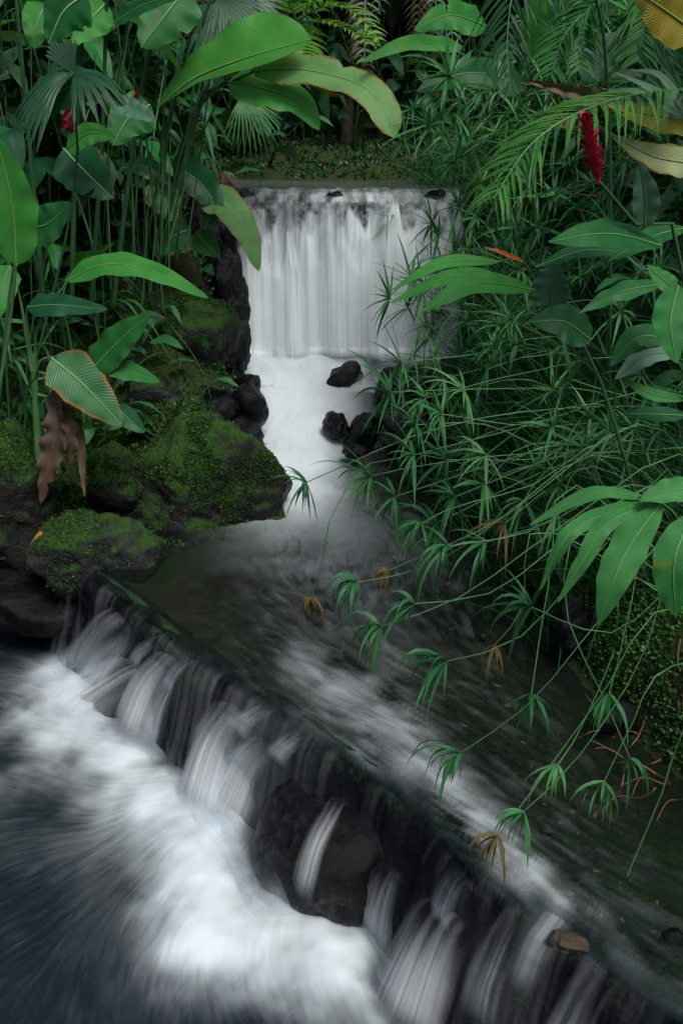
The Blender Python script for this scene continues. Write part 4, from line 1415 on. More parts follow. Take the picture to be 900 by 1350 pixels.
b1 = w3(-3.0, 9.4, gz(-3.0, 9.4))
pB = thing('banana_plant', 'big-leaved banana plant hanging from the top left of the picture', 'banana plant', b1)
for q in ([(95, 400, 9), (100, 200, 8.8), (112, 0, 8.6), (118, -60, 8.5)], [(60, 420, 8.8), (40, 200, 8.6), (22, 0, 8.4), (18, -50, 8.4)],
          [(120, 410, 9.1), (135, 180, 8.8), (140, 20, 8.6), (143, -30, 8.5)], [(150, 400, 9.3), (175, 200, 9.1), (200, 60, 8.9), (245, -40, 8.8)]):
    stem(pB, [P(*a) for a in q], 0.028, 0.014, 'stem')
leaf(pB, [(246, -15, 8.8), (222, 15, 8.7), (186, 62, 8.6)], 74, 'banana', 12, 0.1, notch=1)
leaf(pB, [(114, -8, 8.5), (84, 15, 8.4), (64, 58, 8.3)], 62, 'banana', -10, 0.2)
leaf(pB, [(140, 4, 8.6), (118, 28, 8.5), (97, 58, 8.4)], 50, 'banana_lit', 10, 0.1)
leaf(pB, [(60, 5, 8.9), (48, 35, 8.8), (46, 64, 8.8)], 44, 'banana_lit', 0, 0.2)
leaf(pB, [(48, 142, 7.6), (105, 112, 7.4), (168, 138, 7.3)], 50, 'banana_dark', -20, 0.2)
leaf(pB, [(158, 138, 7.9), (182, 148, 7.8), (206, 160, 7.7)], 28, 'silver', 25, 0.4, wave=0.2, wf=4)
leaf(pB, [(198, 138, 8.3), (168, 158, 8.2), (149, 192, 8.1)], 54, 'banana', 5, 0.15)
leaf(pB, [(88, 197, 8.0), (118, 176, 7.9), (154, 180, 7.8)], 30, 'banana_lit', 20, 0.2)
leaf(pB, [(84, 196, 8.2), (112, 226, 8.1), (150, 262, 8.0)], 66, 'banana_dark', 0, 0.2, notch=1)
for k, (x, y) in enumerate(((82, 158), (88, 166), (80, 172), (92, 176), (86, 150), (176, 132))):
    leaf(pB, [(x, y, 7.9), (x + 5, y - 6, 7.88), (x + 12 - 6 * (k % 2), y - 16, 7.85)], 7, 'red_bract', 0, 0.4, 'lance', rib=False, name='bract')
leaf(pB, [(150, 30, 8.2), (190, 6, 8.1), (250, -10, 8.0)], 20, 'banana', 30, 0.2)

b2 = w3(-2.35, 7.5, -0.1)
pC = thing('banana_plant', 'young banana plant with one dead brown leaf on the left rocks', 'banana plant', P(52, 600, 7.5))
stem(pC, [P(52, 605, 7.5), P(48, 540, 7.5), P(45, 465, 7.45)], 0.035, 0.026, 'stem_lit')
for q, l in (([(46, 480), (52, 425), (92, 368)], [(88, 370), (138, 349), (200, 357), (275, 393)]),
             ([(50, 490), (95, 500), (128, 482)], [(122, 487), (160, 447), (198, 414)]),
             ([(44, 500), (55, 475), (75, 470)], [(68, 472), (108, 505), (161, 561)]),
             ([(52, 500), (100, 492), (142, 480)], [(138, 481), (175, 491), (211, 504)]),
             ([(50, 520), (110, 535), (155, 536)], [(152, 535), (174, 556), (191, 570)]),
             ([(42, 490), (28, 400), (12, 345)], [(14, 350), (2, 380), (-8, 425)]),
             ([(44, 480), (35, 420), (40, 400)], [(36, 405), (75, 402), (142, 408)])):
    i = [1, 2, 3, 4, 5, 6, 7][len([c for c in pC.children if c.name.startswith('petiole')])]
    stem(pC, [P(x, y, 7.45 - 0.06 * k) for k, (x, y) in enumerate(q)], 0.013, 0.008, 'stem_lit', name='petiole')
    Y0 = 7.33
    w_, m_, t_ = {1: (30, 'banana_lit', 25), 2: (44, 'banana', 20), 3: (66, 'banana_brown', 5), 4: (26, 'banana', 20), 5: (26, 'banana_dark', 0),
                  6: (40, 'banana_lit', 10), 7: (30, 'banana_dark', 20)}[i]
    leaf(pC, [(x, y, Y0 - 0.08 * k) for k, (x, y) in enumerate(l)], w_, m_, t_, 0.2, notch=0, wave=0.10 if i < 3 else 0.05, label='drooping leaf with a scorched brown edge' if i == 3 else None)
leaf(pC, [(70, 515, 7.35), (78, 560, 7.3), (68, 610, 7.3), (54, 664, 7.3)], 40, 'dead', 20, 0.7, 'ovate', 0.35, 4.5, 3, rib=True, name='dead_leaf', label='withered brown leaf hanging limp')
leaf(pC, [(80, 530, 7.3), (92, 575, 7.28), (88, 620, 7.28)], 26, 'dead', -20, 0.8, 'ovate', 0.4, 4, 2, rib=False, name='dead_leaf')
leaf(pC, [(105, 560, 7.4), (108, 610, 7.35), (112, 655, 7.3)], 14, 'dead', 0, 0.6, 'strip', 0.3, 3, rib=False, name='dead_leaf')
leaf(pC, [(55, 700, 7.2), (44, 725, 7.1), (36, 752, 7.05)], 12, 'orange', 0, 0.5, 'ovate', 0.2, 3, rib=False, name='dead_leaf')

pD = thing('heliconia', 'heliconia whose large bright leaf fills the left picture edge', 'heliconia', w3(-2.35, 5.7, -0.9))
stem(pD, [P(-60, 900, 5.6), P(-20, 620, 5.5), P(10, 450, 5.4), P(22, 345, 5.3)], 0.02, 0.009, 'stem_lit')
leaf(pD, [(22, 350, 5.3), (16, 268, 5.25), (-4, 180, 5.2)], 66, 'banana_lit', -15, 0.15, 'ovate', label='large bright leaf cut by the picture edge')
leaf(pD, [(30, 300, 6.2), (62, 296, 6.1), (94, 268, 6.0)], 52, 'ginger', 15, 0.2, 'ovate')
stem(pD, [P(0, 520, 6.3), P(14, 380, 6.3), P(30, 300, 6.2)], 0.012, 0.007, 'stem')

pE = thing('fan_palm', 'small fan palm with dark pleated leaves at upper left', 'palm', w3(-3.2, 8.0, gz(-3.2, 8.0)))
stem(pE, [w3(-3.2, 8.0, gz(-3.2, 8.0)), P(90, 300, 7.7), P(98, 100, 7.4)], 0.016, 0.008, 'stem')
rg = np.random.default_rng(77)
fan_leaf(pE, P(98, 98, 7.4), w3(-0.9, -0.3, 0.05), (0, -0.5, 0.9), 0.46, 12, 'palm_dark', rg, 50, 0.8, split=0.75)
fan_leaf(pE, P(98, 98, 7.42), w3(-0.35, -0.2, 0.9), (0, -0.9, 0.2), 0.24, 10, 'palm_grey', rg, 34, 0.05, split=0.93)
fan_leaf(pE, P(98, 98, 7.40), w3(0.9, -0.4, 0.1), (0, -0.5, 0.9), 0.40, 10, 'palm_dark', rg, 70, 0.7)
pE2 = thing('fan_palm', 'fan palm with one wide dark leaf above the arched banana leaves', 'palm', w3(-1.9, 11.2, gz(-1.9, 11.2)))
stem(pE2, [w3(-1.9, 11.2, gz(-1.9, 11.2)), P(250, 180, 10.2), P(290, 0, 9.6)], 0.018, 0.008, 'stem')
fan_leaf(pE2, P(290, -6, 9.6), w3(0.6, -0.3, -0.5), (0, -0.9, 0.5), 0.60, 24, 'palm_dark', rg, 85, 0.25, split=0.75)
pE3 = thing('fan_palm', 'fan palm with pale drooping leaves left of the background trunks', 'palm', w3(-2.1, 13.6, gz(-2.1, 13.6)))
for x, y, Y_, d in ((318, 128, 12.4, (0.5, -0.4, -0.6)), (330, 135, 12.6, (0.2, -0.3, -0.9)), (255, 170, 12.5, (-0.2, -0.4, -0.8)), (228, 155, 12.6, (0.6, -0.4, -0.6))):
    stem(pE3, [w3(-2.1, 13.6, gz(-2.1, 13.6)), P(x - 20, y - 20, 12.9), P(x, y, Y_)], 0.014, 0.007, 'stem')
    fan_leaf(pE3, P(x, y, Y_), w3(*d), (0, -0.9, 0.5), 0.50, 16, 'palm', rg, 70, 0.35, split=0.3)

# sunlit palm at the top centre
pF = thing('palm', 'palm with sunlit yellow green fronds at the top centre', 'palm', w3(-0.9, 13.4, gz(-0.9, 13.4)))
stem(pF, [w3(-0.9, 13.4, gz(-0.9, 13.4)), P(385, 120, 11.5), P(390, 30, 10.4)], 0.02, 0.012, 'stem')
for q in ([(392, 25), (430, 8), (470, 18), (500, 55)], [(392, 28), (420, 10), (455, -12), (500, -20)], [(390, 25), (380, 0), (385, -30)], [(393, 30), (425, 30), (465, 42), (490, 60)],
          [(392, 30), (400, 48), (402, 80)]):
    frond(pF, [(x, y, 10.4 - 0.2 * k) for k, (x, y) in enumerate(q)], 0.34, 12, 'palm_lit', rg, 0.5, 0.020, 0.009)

# ---- left bank: fill clumps
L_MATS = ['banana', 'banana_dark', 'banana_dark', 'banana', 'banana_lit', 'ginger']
D_MATS = ['banana_dark', 'banana_dark', 'banana', 'ginger_dark']  # darker leaf mix, the thicket's low light put into the colour
LEFT = [(-4.3, 8.7, 9, 2.2, 3.3, 101, 'tall heliconia clump farthest left behind the fan palm'),
        (-3.4, 9.2, 9, 2.0, 3.2, 102, 'heliconia clump behind the young banana plant'),
        (-2.7, 9.9, 9, 1.8, 2.8, 103, 'heliconia clump on top of the mossy outcrop'),
        (-2.9, 11.0, 8, 1.8, 2.7, 104, 'heliconia clump behind the tall banana plant'),
        (-4.0, 10.6, 9, 2.2, 3.0, 105, 'dark heliconia clump deep in the left jungle'),
        (-5.1, 10.0, 8, 2.2, 3.4, 106, 'heliconia clump cut off by the upper left picture edge'),
        (-1.95, 12.3, 6, 1.0, 1.9, 107, 'low heliconia clump just behind the left corner of the lip'),
        (-3.4, 12.4, 8, 1.8, 2.8, 108, 'heliconia clump on the far left shore of the upper pool'),
        (-4.9, 12.6, 8, 2.0, 3.0, 109, 'heliconia clump in the far left background')]
for x, y, n, h0, h1, sd, lb in LEFT:
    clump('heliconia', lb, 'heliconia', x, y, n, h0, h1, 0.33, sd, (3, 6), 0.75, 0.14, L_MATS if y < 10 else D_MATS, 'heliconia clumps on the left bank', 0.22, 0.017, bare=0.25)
LOWL = [(-2.55, 8.5, 111, 'low leafy ginger between the young banana and the big boulder'), (-3.3, 8.2, 112, 'low leafy ginger at the left edge above the mossy rock'),
        (-2.0, 9.5, 113, 'low leafy ginger above the dark rounded rock'), (-2.5, 10.4, 114, 'low leafy ginger on the slope under the banana stems'),
        (-1.7, 11.2, 115, 'low leafy ginger next to the brown stone at the lip')]
for x, y, sd, lb in LOWL:
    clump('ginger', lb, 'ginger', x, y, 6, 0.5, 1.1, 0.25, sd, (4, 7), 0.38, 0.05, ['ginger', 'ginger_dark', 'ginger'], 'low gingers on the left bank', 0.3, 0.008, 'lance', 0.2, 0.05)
# slim reed-like stems standing in the left jungle
rr = np.random.default_rng(15)
for k, (x, y, lb) in enumerate(((-3.7, 8.5, 'cluster of slim bare canes at the far left'), (-2.9, 9.0, 'cluster of slim bare canes behind the young banana'),
                                (-2.35, 10.0, 'cluster of slim bare canes beside the tall banana plant'))):
    t = thing('cane_cluster', lb, 'canes', w3(x, y, gz(x, y)), 'bare canes in the left jungle')
    for i in range(16):
        p = w3(x + rr.normal(0, .35), y + rr.normal(0, .35), 0)
        p[2] = gz(p[0], p[1]) - 0.05
        l = rr.normal(0, .22, 2)
        h = rr.uniform(1.6, 3.2)
        V, F = tube(spline([p, p + w3(l[0] * .3, l[1] * .3, h * .5), p + w3(l[0], l[1], h)], 9), np.linspace(.013, .007, 9) * rr.uniform(.6, 1.2), 5)
        mk('cane', V, F, M['stem' if rr.random() < .8 else 'stem_lit'], t)

t = thing('cane_cluster', 'spray of dark stems fanning up beside the broad bright banana leaf', 'canes', P(190, 400, 9.4), 'bare canes in the left jungle')
for i in range(19):
    x0, x1 = rr.uniform(110, 250), 0
    x1 = 190 + (x0 - 180) * 1.5 + rr.normal(15, 55)
    q = [P(x0, rr.uniform(330, 420), rr.uniform(9.0, 9.7)), P(x0 * .6 + x1 * .4 + rr.normal(0, 6), 200, 9.2), P(x1, rr.uniform(-30, 70), rr.uniform(8.7, 9.3))]
    V, F = tube(spline(q, 10), np.linspace(.015, .007, 10) * rr.uniform(.35, 1.25), 5)
    mk('cane', V, F, M['stem' if rr.random() < .92 else 'stem_lit'], t)
for x, y, sd, lb in ((-3.5, 8.9, 241, 'tuft of narrow strap leaves behind the young banana'), (-2.5, 9.7, 242, 'tuft of narrow strap leaves left of the mossy outcrop'), (-2.2, 10.9, 243, 'tuft of narrow strap leaves below the arched banana leaves')):
    clump('strap_plant', lb, 'plant', x, y, 12, 0.5, 1.7, 0.3, sd, (5, 8), 0.75, 0.022, ['palm_dark', 'palm', 'sedge'], 'strap leaved tufts on the left bank', 0.3, 0.008, 'strip', 0.15, 0.02, droop=1.2)

# ------------------------------------------------------------------ right bank: named plants
b = w3(2.0, 4.1, gz(2.0, 4.1))
rA = thing('red_ginger', 'tall ginger bearing a single red flower spike at upper right', 'ginger', b)
stem(rA, [b, P(905, 380, 3.95), P(845, 305, 3.9), P(788, 238, 3.8)], 0.012, 0.007, 'stem')
fl0, fl1 = P(789, 241, 3.8), P(772, 156, 3.75)
axf = spline([fl0, P(782, 205, 3.78), fl1], 12)
V, F = tube(axf, np.linspace(.007, .003, 12), 6)
core = mk('flower_spike', V, F, M['red_bract'], rA)
core['label'] = 'upright red flower spike'
rf = np.random.default_rng(8)
for i in range(46):
    t = (i + .5) / 46
    p = np.array([np.interp(t, np.linspace(0, 1, 12), axf[:, k]) for k in range(3)])
    ax = nrm(axf[-1] - axf[0])
    a = i * 2.4
    e1 = nrm(np.cross(ax, [0, 1, 0]))
    e2 = np.cross(ax, e1)
    ra_ = e1 * math.cos(a) + e2 * math.sin(a)
    l = 0.070 * (1.0 - 0.45 * t) * rf.uniform(.8, 1.15) * (0.55 + 0.45 * min(1, t * 6))
    q = spline([p, p + ax * l * .6 + ra_ * l * .45, p + ax * l * .95 + ra_ * l * .75], 6)
    V, F, uv = blade(q, 0.014 * profile('ovate', np.linspace(0, 1, 6)) + .0008, nrm(ax * .5 - ra_), 0.4, 0.1, 0, 1, 4, rf)
    mk('bract', V, F, M['red_bract'], core, uv=uv)
leaf(rA, [(849, 302, 3.9), (850, 258, 3.85), (843, 215, 3.8)], 36, 'silver', 10, 0.25, 'ovate', label='silvery leaf turned underside out')
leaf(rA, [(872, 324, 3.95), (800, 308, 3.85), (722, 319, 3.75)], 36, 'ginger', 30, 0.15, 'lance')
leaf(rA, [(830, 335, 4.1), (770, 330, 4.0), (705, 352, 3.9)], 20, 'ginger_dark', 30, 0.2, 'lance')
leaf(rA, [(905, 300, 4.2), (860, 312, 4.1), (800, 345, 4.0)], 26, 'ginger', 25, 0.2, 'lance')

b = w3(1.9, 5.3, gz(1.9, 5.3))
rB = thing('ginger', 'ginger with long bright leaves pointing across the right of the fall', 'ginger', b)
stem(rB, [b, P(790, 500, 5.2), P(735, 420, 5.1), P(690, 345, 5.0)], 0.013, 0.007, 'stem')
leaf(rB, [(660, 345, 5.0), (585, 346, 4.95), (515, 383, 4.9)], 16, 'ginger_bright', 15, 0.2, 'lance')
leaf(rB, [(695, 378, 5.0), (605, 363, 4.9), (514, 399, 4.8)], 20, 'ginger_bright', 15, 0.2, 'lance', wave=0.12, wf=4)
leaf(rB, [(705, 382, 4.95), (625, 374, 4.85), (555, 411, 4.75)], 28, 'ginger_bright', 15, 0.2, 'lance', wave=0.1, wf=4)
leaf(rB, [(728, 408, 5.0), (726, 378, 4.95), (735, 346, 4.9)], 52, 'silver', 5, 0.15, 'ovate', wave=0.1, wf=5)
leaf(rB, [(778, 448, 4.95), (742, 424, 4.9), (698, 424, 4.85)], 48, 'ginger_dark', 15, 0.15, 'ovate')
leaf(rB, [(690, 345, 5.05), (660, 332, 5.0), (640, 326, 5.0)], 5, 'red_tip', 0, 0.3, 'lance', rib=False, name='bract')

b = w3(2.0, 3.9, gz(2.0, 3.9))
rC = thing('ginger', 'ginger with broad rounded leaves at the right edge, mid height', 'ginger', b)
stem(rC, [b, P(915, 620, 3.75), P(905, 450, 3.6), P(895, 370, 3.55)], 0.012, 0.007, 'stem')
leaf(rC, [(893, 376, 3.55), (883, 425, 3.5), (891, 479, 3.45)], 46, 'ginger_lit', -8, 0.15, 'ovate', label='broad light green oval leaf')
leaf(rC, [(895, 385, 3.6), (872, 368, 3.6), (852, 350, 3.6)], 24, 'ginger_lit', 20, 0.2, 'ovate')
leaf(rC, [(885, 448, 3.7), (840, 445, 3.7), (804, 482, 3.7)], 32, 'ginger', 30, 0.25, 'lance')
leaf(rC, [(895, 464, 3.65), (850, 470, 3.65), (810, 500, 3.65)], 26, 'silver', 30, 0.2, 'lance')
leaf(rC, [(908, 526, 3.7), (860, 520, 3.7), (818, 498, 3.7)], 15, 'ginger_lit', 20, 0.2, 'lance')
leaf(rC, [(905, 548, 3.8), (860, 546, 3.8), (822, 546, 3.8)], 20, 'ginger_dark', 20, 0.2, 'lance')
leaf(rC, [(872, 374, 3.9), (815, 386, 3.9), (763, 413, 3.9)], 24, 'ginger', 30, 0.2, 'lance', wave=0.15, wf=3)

b = w3(1.9, 3.3, gz(1.9, 3.3))
rD = thing('ginger', 'nearest ginger with pale wavy leaves drooping over the right moss bank', 'ginger', b)
stem(rD, [b, P(960, 720, 3.4), P(915, 656, 3.5), P(840, 655, 3.6)], 0.011, 0.006, 'stem_lit')
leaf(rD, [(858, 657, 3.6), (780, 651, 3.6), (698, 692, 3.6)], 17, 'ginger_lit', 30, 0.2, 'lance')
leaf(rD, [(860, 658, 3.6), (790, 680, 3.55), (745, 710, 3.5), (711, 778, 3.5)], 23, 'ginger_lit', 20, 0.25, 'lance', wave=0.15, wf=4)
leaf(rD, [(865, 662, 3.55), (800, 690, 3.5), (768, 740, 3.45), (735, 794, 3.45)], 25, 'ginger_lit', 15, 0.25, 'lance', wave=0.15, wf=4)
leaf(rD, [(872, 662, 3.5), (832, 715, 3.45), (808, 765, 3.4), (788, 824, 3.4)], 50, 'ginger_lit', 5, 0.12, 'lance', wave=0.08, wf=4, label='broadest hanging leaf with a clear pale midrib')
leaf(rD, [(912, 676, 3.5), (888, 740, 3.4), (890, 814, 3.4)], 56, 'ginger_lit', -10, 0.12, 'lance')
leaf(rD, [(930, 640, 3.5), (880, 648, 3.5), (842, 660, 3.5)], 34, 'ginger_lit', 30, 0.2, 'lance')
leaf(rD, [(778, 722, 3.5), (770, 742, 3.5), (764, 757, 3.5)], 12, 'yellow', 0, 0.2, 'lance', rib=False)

b = w3(2.6, 4.6, gz(2.6, 4.6))
rE = thing('banana_plant', 'banana plant with a dead brown and yellow leaf at upper right', 'banana plant', b)
stem(rE, [b, P(960, 300, 4.5), P(930, 100, 4.4), P(915, 0, 4.3)], 0.045, 0.03, 'stem')
leaf(rE, [(925, 158, 4.5), (850, 150, 4.5), (790, 132, 4.5)], 44, 'yellow', 20, 0.25, 'strip', label='yellow base of the half dead leaf')
leaf(rE, [(830, 146, 4.52), (770, 126, 4.52), (690, 105, 4.5)], 30, 'dead', 10, 0.8, 'strip', 0.35, 5, name='dead_leaf', label='shrivelled brown end of the half dead leaf')
leaf(rE, [(915, 216, 4.4), (860, 206, 4.4), (804, 178, 4.4)], 38, 'cream', 15, 0.2, 'strip', label='cream and green spotted leaf')
leaf(rE, [(920, 45, 4.0), (880, 16, 4.0), (835, -14, 4.0)], 66, 'yellow', 5, 0.15, 'banana', notch=2, label='yellow leaf in the top right corner')

b = w3(2.5, 4.9, gz(2.5, 4.9))
rF = thing('palm', 'palm arching one long green frond in from the right', 'palm', b)
stem(rF, [b, P(1000, 300, 4.8), P(960, 130, 4.7)], 0.03, 0.015, 'stem')
frond(rF, [(960, 122, 4.6), (860, 122, 4.4), (770, 145, 4.2), (700, 190, 4.1), (650, 262, 4.0)], 0.50, 40, 'palm_arch', np.random.default_rng(4), 1.1, 0.0095, 0.008, singly=True, fwd=0.8, lift=0.15, taper=0.2)
for q in ([(905, 150), (860, 118), (812, 96)], [(900, 152), (840, 122), (800, 118)], [(905, 148), (870, 100), (832, 92)], [(905, 156), (850, 135), (790, 130)]):
    leaf(rF, [(x, y, 4.3) for x, y in q], 10, 'silver', 10, 0.2, 'strip', rib=False, name='leaflet')
for q in ([(880, 130), (850, 85), (838, 55)], [(905, 100), (880, 62), (868, 48)], [(900, 125), (872, 75), (855, 20)]):
    leaf(rF, [(x, y, 4.7) for x, y in q], 14, 'palm_dark', 10, 0.2, 'strip', rib=False, name='leaflet')
rG = thing('palm', 'palm with dark leaflets hanging from the top edge right of centre', 'palm', w3(1.9, 6.6, gz(1.9, 6.6)))
stem(rG, [w3(1.9, 6.6, gz(1.9, 6.6)), P(800, 100, 6.2), P(740, -120, 5.6)], 0.013, 0.008, 'stem')
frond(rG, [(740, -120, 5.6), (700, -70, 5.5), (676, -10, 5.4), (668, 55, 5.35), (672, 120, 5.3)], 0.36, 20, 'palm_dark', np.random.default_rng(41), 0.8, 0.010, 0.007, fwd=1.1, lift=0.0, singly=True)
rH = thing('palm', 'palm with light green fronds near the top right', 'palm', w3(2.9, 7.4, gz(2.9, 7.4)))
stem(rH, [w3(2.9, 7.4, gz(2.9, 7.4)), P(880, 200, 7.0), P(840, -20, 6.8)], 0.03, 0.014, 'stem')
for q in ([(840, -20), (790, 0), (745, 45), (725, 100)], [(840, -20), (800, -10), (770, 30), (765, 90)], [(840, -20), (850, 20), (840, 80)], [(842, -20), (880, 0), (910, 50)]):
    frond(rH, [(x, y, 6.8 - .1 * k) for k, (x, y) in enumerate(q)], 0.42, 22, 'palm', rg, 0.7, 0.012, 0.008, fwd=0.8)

b = w3(1.7, 12.2, gz(1.7, 12.2))
rI = thing('banana_plant', 'banana plant with bright horizontal leaves behind the right of the lip', 'banana plant', b)
for x, y in ((620, 40), (690, 70), (705, 0)):
    stem(rI, [b, P(x + 30, 200, 10.5), P(x, y, 9.6)], 0.04, 0.014, 'stem')
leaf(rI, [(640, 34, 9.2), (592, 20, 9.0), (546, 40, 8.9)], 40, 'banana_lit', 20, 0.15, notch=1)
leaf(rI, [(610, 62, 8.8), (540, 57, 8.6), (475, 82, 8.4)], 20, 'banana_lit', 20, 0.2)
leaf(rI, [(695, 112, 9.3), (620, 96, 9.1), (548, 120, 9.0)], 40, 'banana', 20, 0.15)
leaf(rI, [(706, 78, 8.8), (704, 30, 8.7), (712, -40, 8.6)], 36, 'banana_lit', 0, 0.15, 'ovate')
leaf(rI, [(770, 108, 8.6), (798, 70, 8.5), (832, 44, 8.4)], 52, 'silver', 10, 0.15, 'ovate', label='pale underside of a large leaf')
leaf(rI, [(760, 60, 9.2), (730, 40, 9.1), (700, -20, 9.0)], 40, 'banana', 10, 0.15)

# ---- umbrella sedges: the ones leaning over the water
rs = np.random.default_rng(12)
b = w3(2.3, 6.6, gz(2.3, 6.6))
sA = thing('umbrella_sedge', 'umbrella sedge leaning far out over the white channel below the fall', 'sedge', b)
for q, L_, n_, g_ in (([(760, 452, 7.0), (620, 468, 7.0), (528, 478, 6.9)], .28, 15, .6), ([(800, 522, 6.5), (650, 513, 6.6), (515, 517, 6.6)], .26, 15, .7),
                      ([(850, 560, 6.3), (700, 562, 6.3), (582, 546, 6.3)], .26, 16, .8), ([(905, 545, 6.3), (720, 540, 6.2), (560, 570, 6.1), (404, 636, 6.0)], .19, 12, .9),
                      ([(880, 600, 5.9), (700, 598, 5.9), (560, 613, 5.9), (488, 628, 5.9)], .26, 16, .8), ([(905, 592, 6), (690, 606, 6), (588, 606, 6)], .24, 15, .8),
                      ([(700, 430, 7.5), (600, 410, 7.5), (514, 394, 7.5)], .20, 11, .4), ([(740, 520, 6.8), (680, 500, 6.8), (612, 515, 6.8)], .26, 15, .8),
                      ([(640, 600, 6.9), (570, 470, 7.1), (606, 402, 7.2)], .20, 10, .4), ([(760, 560, 6.3), (680, 560, 6.3), (622, 580, 6.3)], .26, 15, .9), ([(780, 480, 6.8), (700, 470, 6.8), (640, 488, 6.8)], .24, 15, .9),
                      ([(790, 590, 6.0), (690, 588, 6.0), (640, 640, 5.9)], .24, 15, 1.0), ([(740, 600, 6.2), (640, 560, 6.3), (548, 560, 6.3)], .24, 15, .9), ([(820, 420, 6.8), (740, 400, 6.9), (660, 430, 7.0)], .24, 14, .7), ([(860, 520, 6.0), (700, 560, 6.0), (545, 600, 6.0)], .24, 16, .9),
                      ([(880, 560, 5.8), (720, 590, 5.8), (520, 655, 5.8)], .24, 16, .9), ([(860, 580, 5.6), (740, 600, 5.6), (600, 655, 5.6)], .24, 16, 1.0), ([(820, 540, 6.0), (720, 545, 6.0), (640, 600, 6.0)], .24, 16, 1.0),
                      ([(840, 480, 6.4), (700, 490, 6.5), (560, 525, 6.5)], .22, 15, .8), ([(760, 470, 7.0), (660, 480, 7.1), (585, 500, 7.1)], .22, 15, .8), ([(800, 600, 5.7), (720, 620, 5.7), (575, 690, 5.6)], .22, 15, 1.1)):
    sedge_stem(sA, [b] + [P(*a) for a in q], rs, L_ * 1.5, n_ + 3, g_ * 1.25, 'sedge_lit' if rs.random() < .5 else 'sedge', th=(40, 95), world=True, w=0.011)
b = w3(2.4, 5.4, gz(2.4, 5.4))
sB = thing('umbrella_sedge', 'umbrella sedge with drooping tufts over the middle of the stream', 'sedge', b)
for q, L_, n_, g_, dry in (([(860, 560, 5.5), (700, 655, 5.3), (575, 742, 5.2), (470, 768, 5.1)], .17, 13, 1.6, 0), ([(800, 600, 5.5), (650, 690, 5.3), (512, 752, 5.2)], .10, 8, 1.6, 1),
                           ([(905, 600, 5), (745, 690, 4.9), (610, 785, 4.8), (502, 826, 4.7)], .19, 15, 1.5, 0), ([(880, 640, 4.9), (760, 700, 4.8), (650, 780, 4.7), (546, 796, 4.7)], .19, 12, 1.5, 0),
                           ([(830, 580, 5.6), (700, 640, 5.5), (600, 668, 5.4), (556, 690, 5.3)], .20, 14, 1.2, 0), ([(820, 640, 5.3), (700, 700, 5.2), (590, 720, 5.1)], .22, 14, 1.3, 0),
                           ([(560, 600, 6.6), (450, 650, 6.5), (430, 720, 6.4), (411, 786, 6.3)], .16, 12, 1.6, 1), ([(850, 640, 5.2), (720, 690, 5.2), (640, 715, 5.2)], .22, 14, 1.0, 0), ([(800, 620, 5.6), (730, 640, 5.6), (665, 690, 5.5)], .22, 14, 1.2, 1),
                           ([(780, 600, 5.8), (720, 620, 5.8), (690, 660, 5.7)], .24, 15, 1.0, 0), ([(840, 600, 5.7), (760, 620, 5.7), (735, 680, 5.6)], .20, 14, 1.0, 0)):
    sedge_stem(sB, [b] + [P(*a) for a in q], rs, L_ * 1.6, n_ + 4, g_ * 2.4, 'sedge_lit' if rs.random() < .35 else 'sedge', th=(15, 75), world=True, dry=bool(dry), w=0.011)
b = w3(2.2, 4.4, gz(2.2, 4.4))
sC = thing('umbrella_sedge', 'nearest umbrella sedge with long stems reaching down to the weir', 'sedge', b)
for q, L_, n_, g_, dry in (([(905, 620, 4.6), (795, 720, 4.5), (685, 840, 4.4), (588, 872, 4.3)], .24, 14, 1.1, 0), ([(905, 700, 4.2), (800, 805, 4.1), (700, 925, 4.0), (608, 992, 4.0)], .20, 15, 1.4, 0),
                           ([(880, 800, 4), (790, 920, 3.9), (710, 1030, 3.8), (656, 1102, 3.7)], .10, 8, 1.8, 1), ([(915, 940, 3.6), (870, 1050, 3.5), (826, 1155, 3.45)], 0, 0, 0, 0),
                           ([(830, 760, 4.3), (812, 850, 4.2), (765, 960, 4.1), (735, 1008, 4.0)], .13, 9, 1.6, 0), ([(880, 880, 4), (830, 960, 3.9), (796, 1030, 3.85)], .10, 8, 1.8, 0),
                           ([(760, 640, 5), (725, 760, 4.8), (705, 880, 4.6), (700, 915, 4.5)], .16, 12, 1.5, 0), ([(870, 660, 4.5), (835, 780, 4.3), (812, 880, 4.2), (802, 915, 4.15)], .16, 13, 1.5, 0),
                           ([(780, 700, 4.5), (745, 800, 4.4), (800, 930, 4.2), (830, 1000, 4.1)], .14, 10, 1.5, 0), ([(900, 780, 4), (820, 830, 4.0), (770, 830, 4.0), (700, 800, 4.0)], .20, 12, .9, 0),
                           ([(720, 700, 4.9), (690, 800, 4.8), (652, 850, 4.8)], .10, 8, 1.4, 1), ([(905, 740, 4.0), (840, 880, 3.9), (760, 1000, 3.8), (690, 1070, 3.75)], .09, 7, 1.4, 0)):
    sedge_stem(sC, [b] + [P(*a) for a in q], rs, max(L_, .15) * 1.6, n_ and n_ + 3, g_ * 2.2, 'sedge_lit' if rs.random() < .35 else 'sedge', th=(15, 75), w=0.010, world=True, dry=bool(dry), r=0.004)


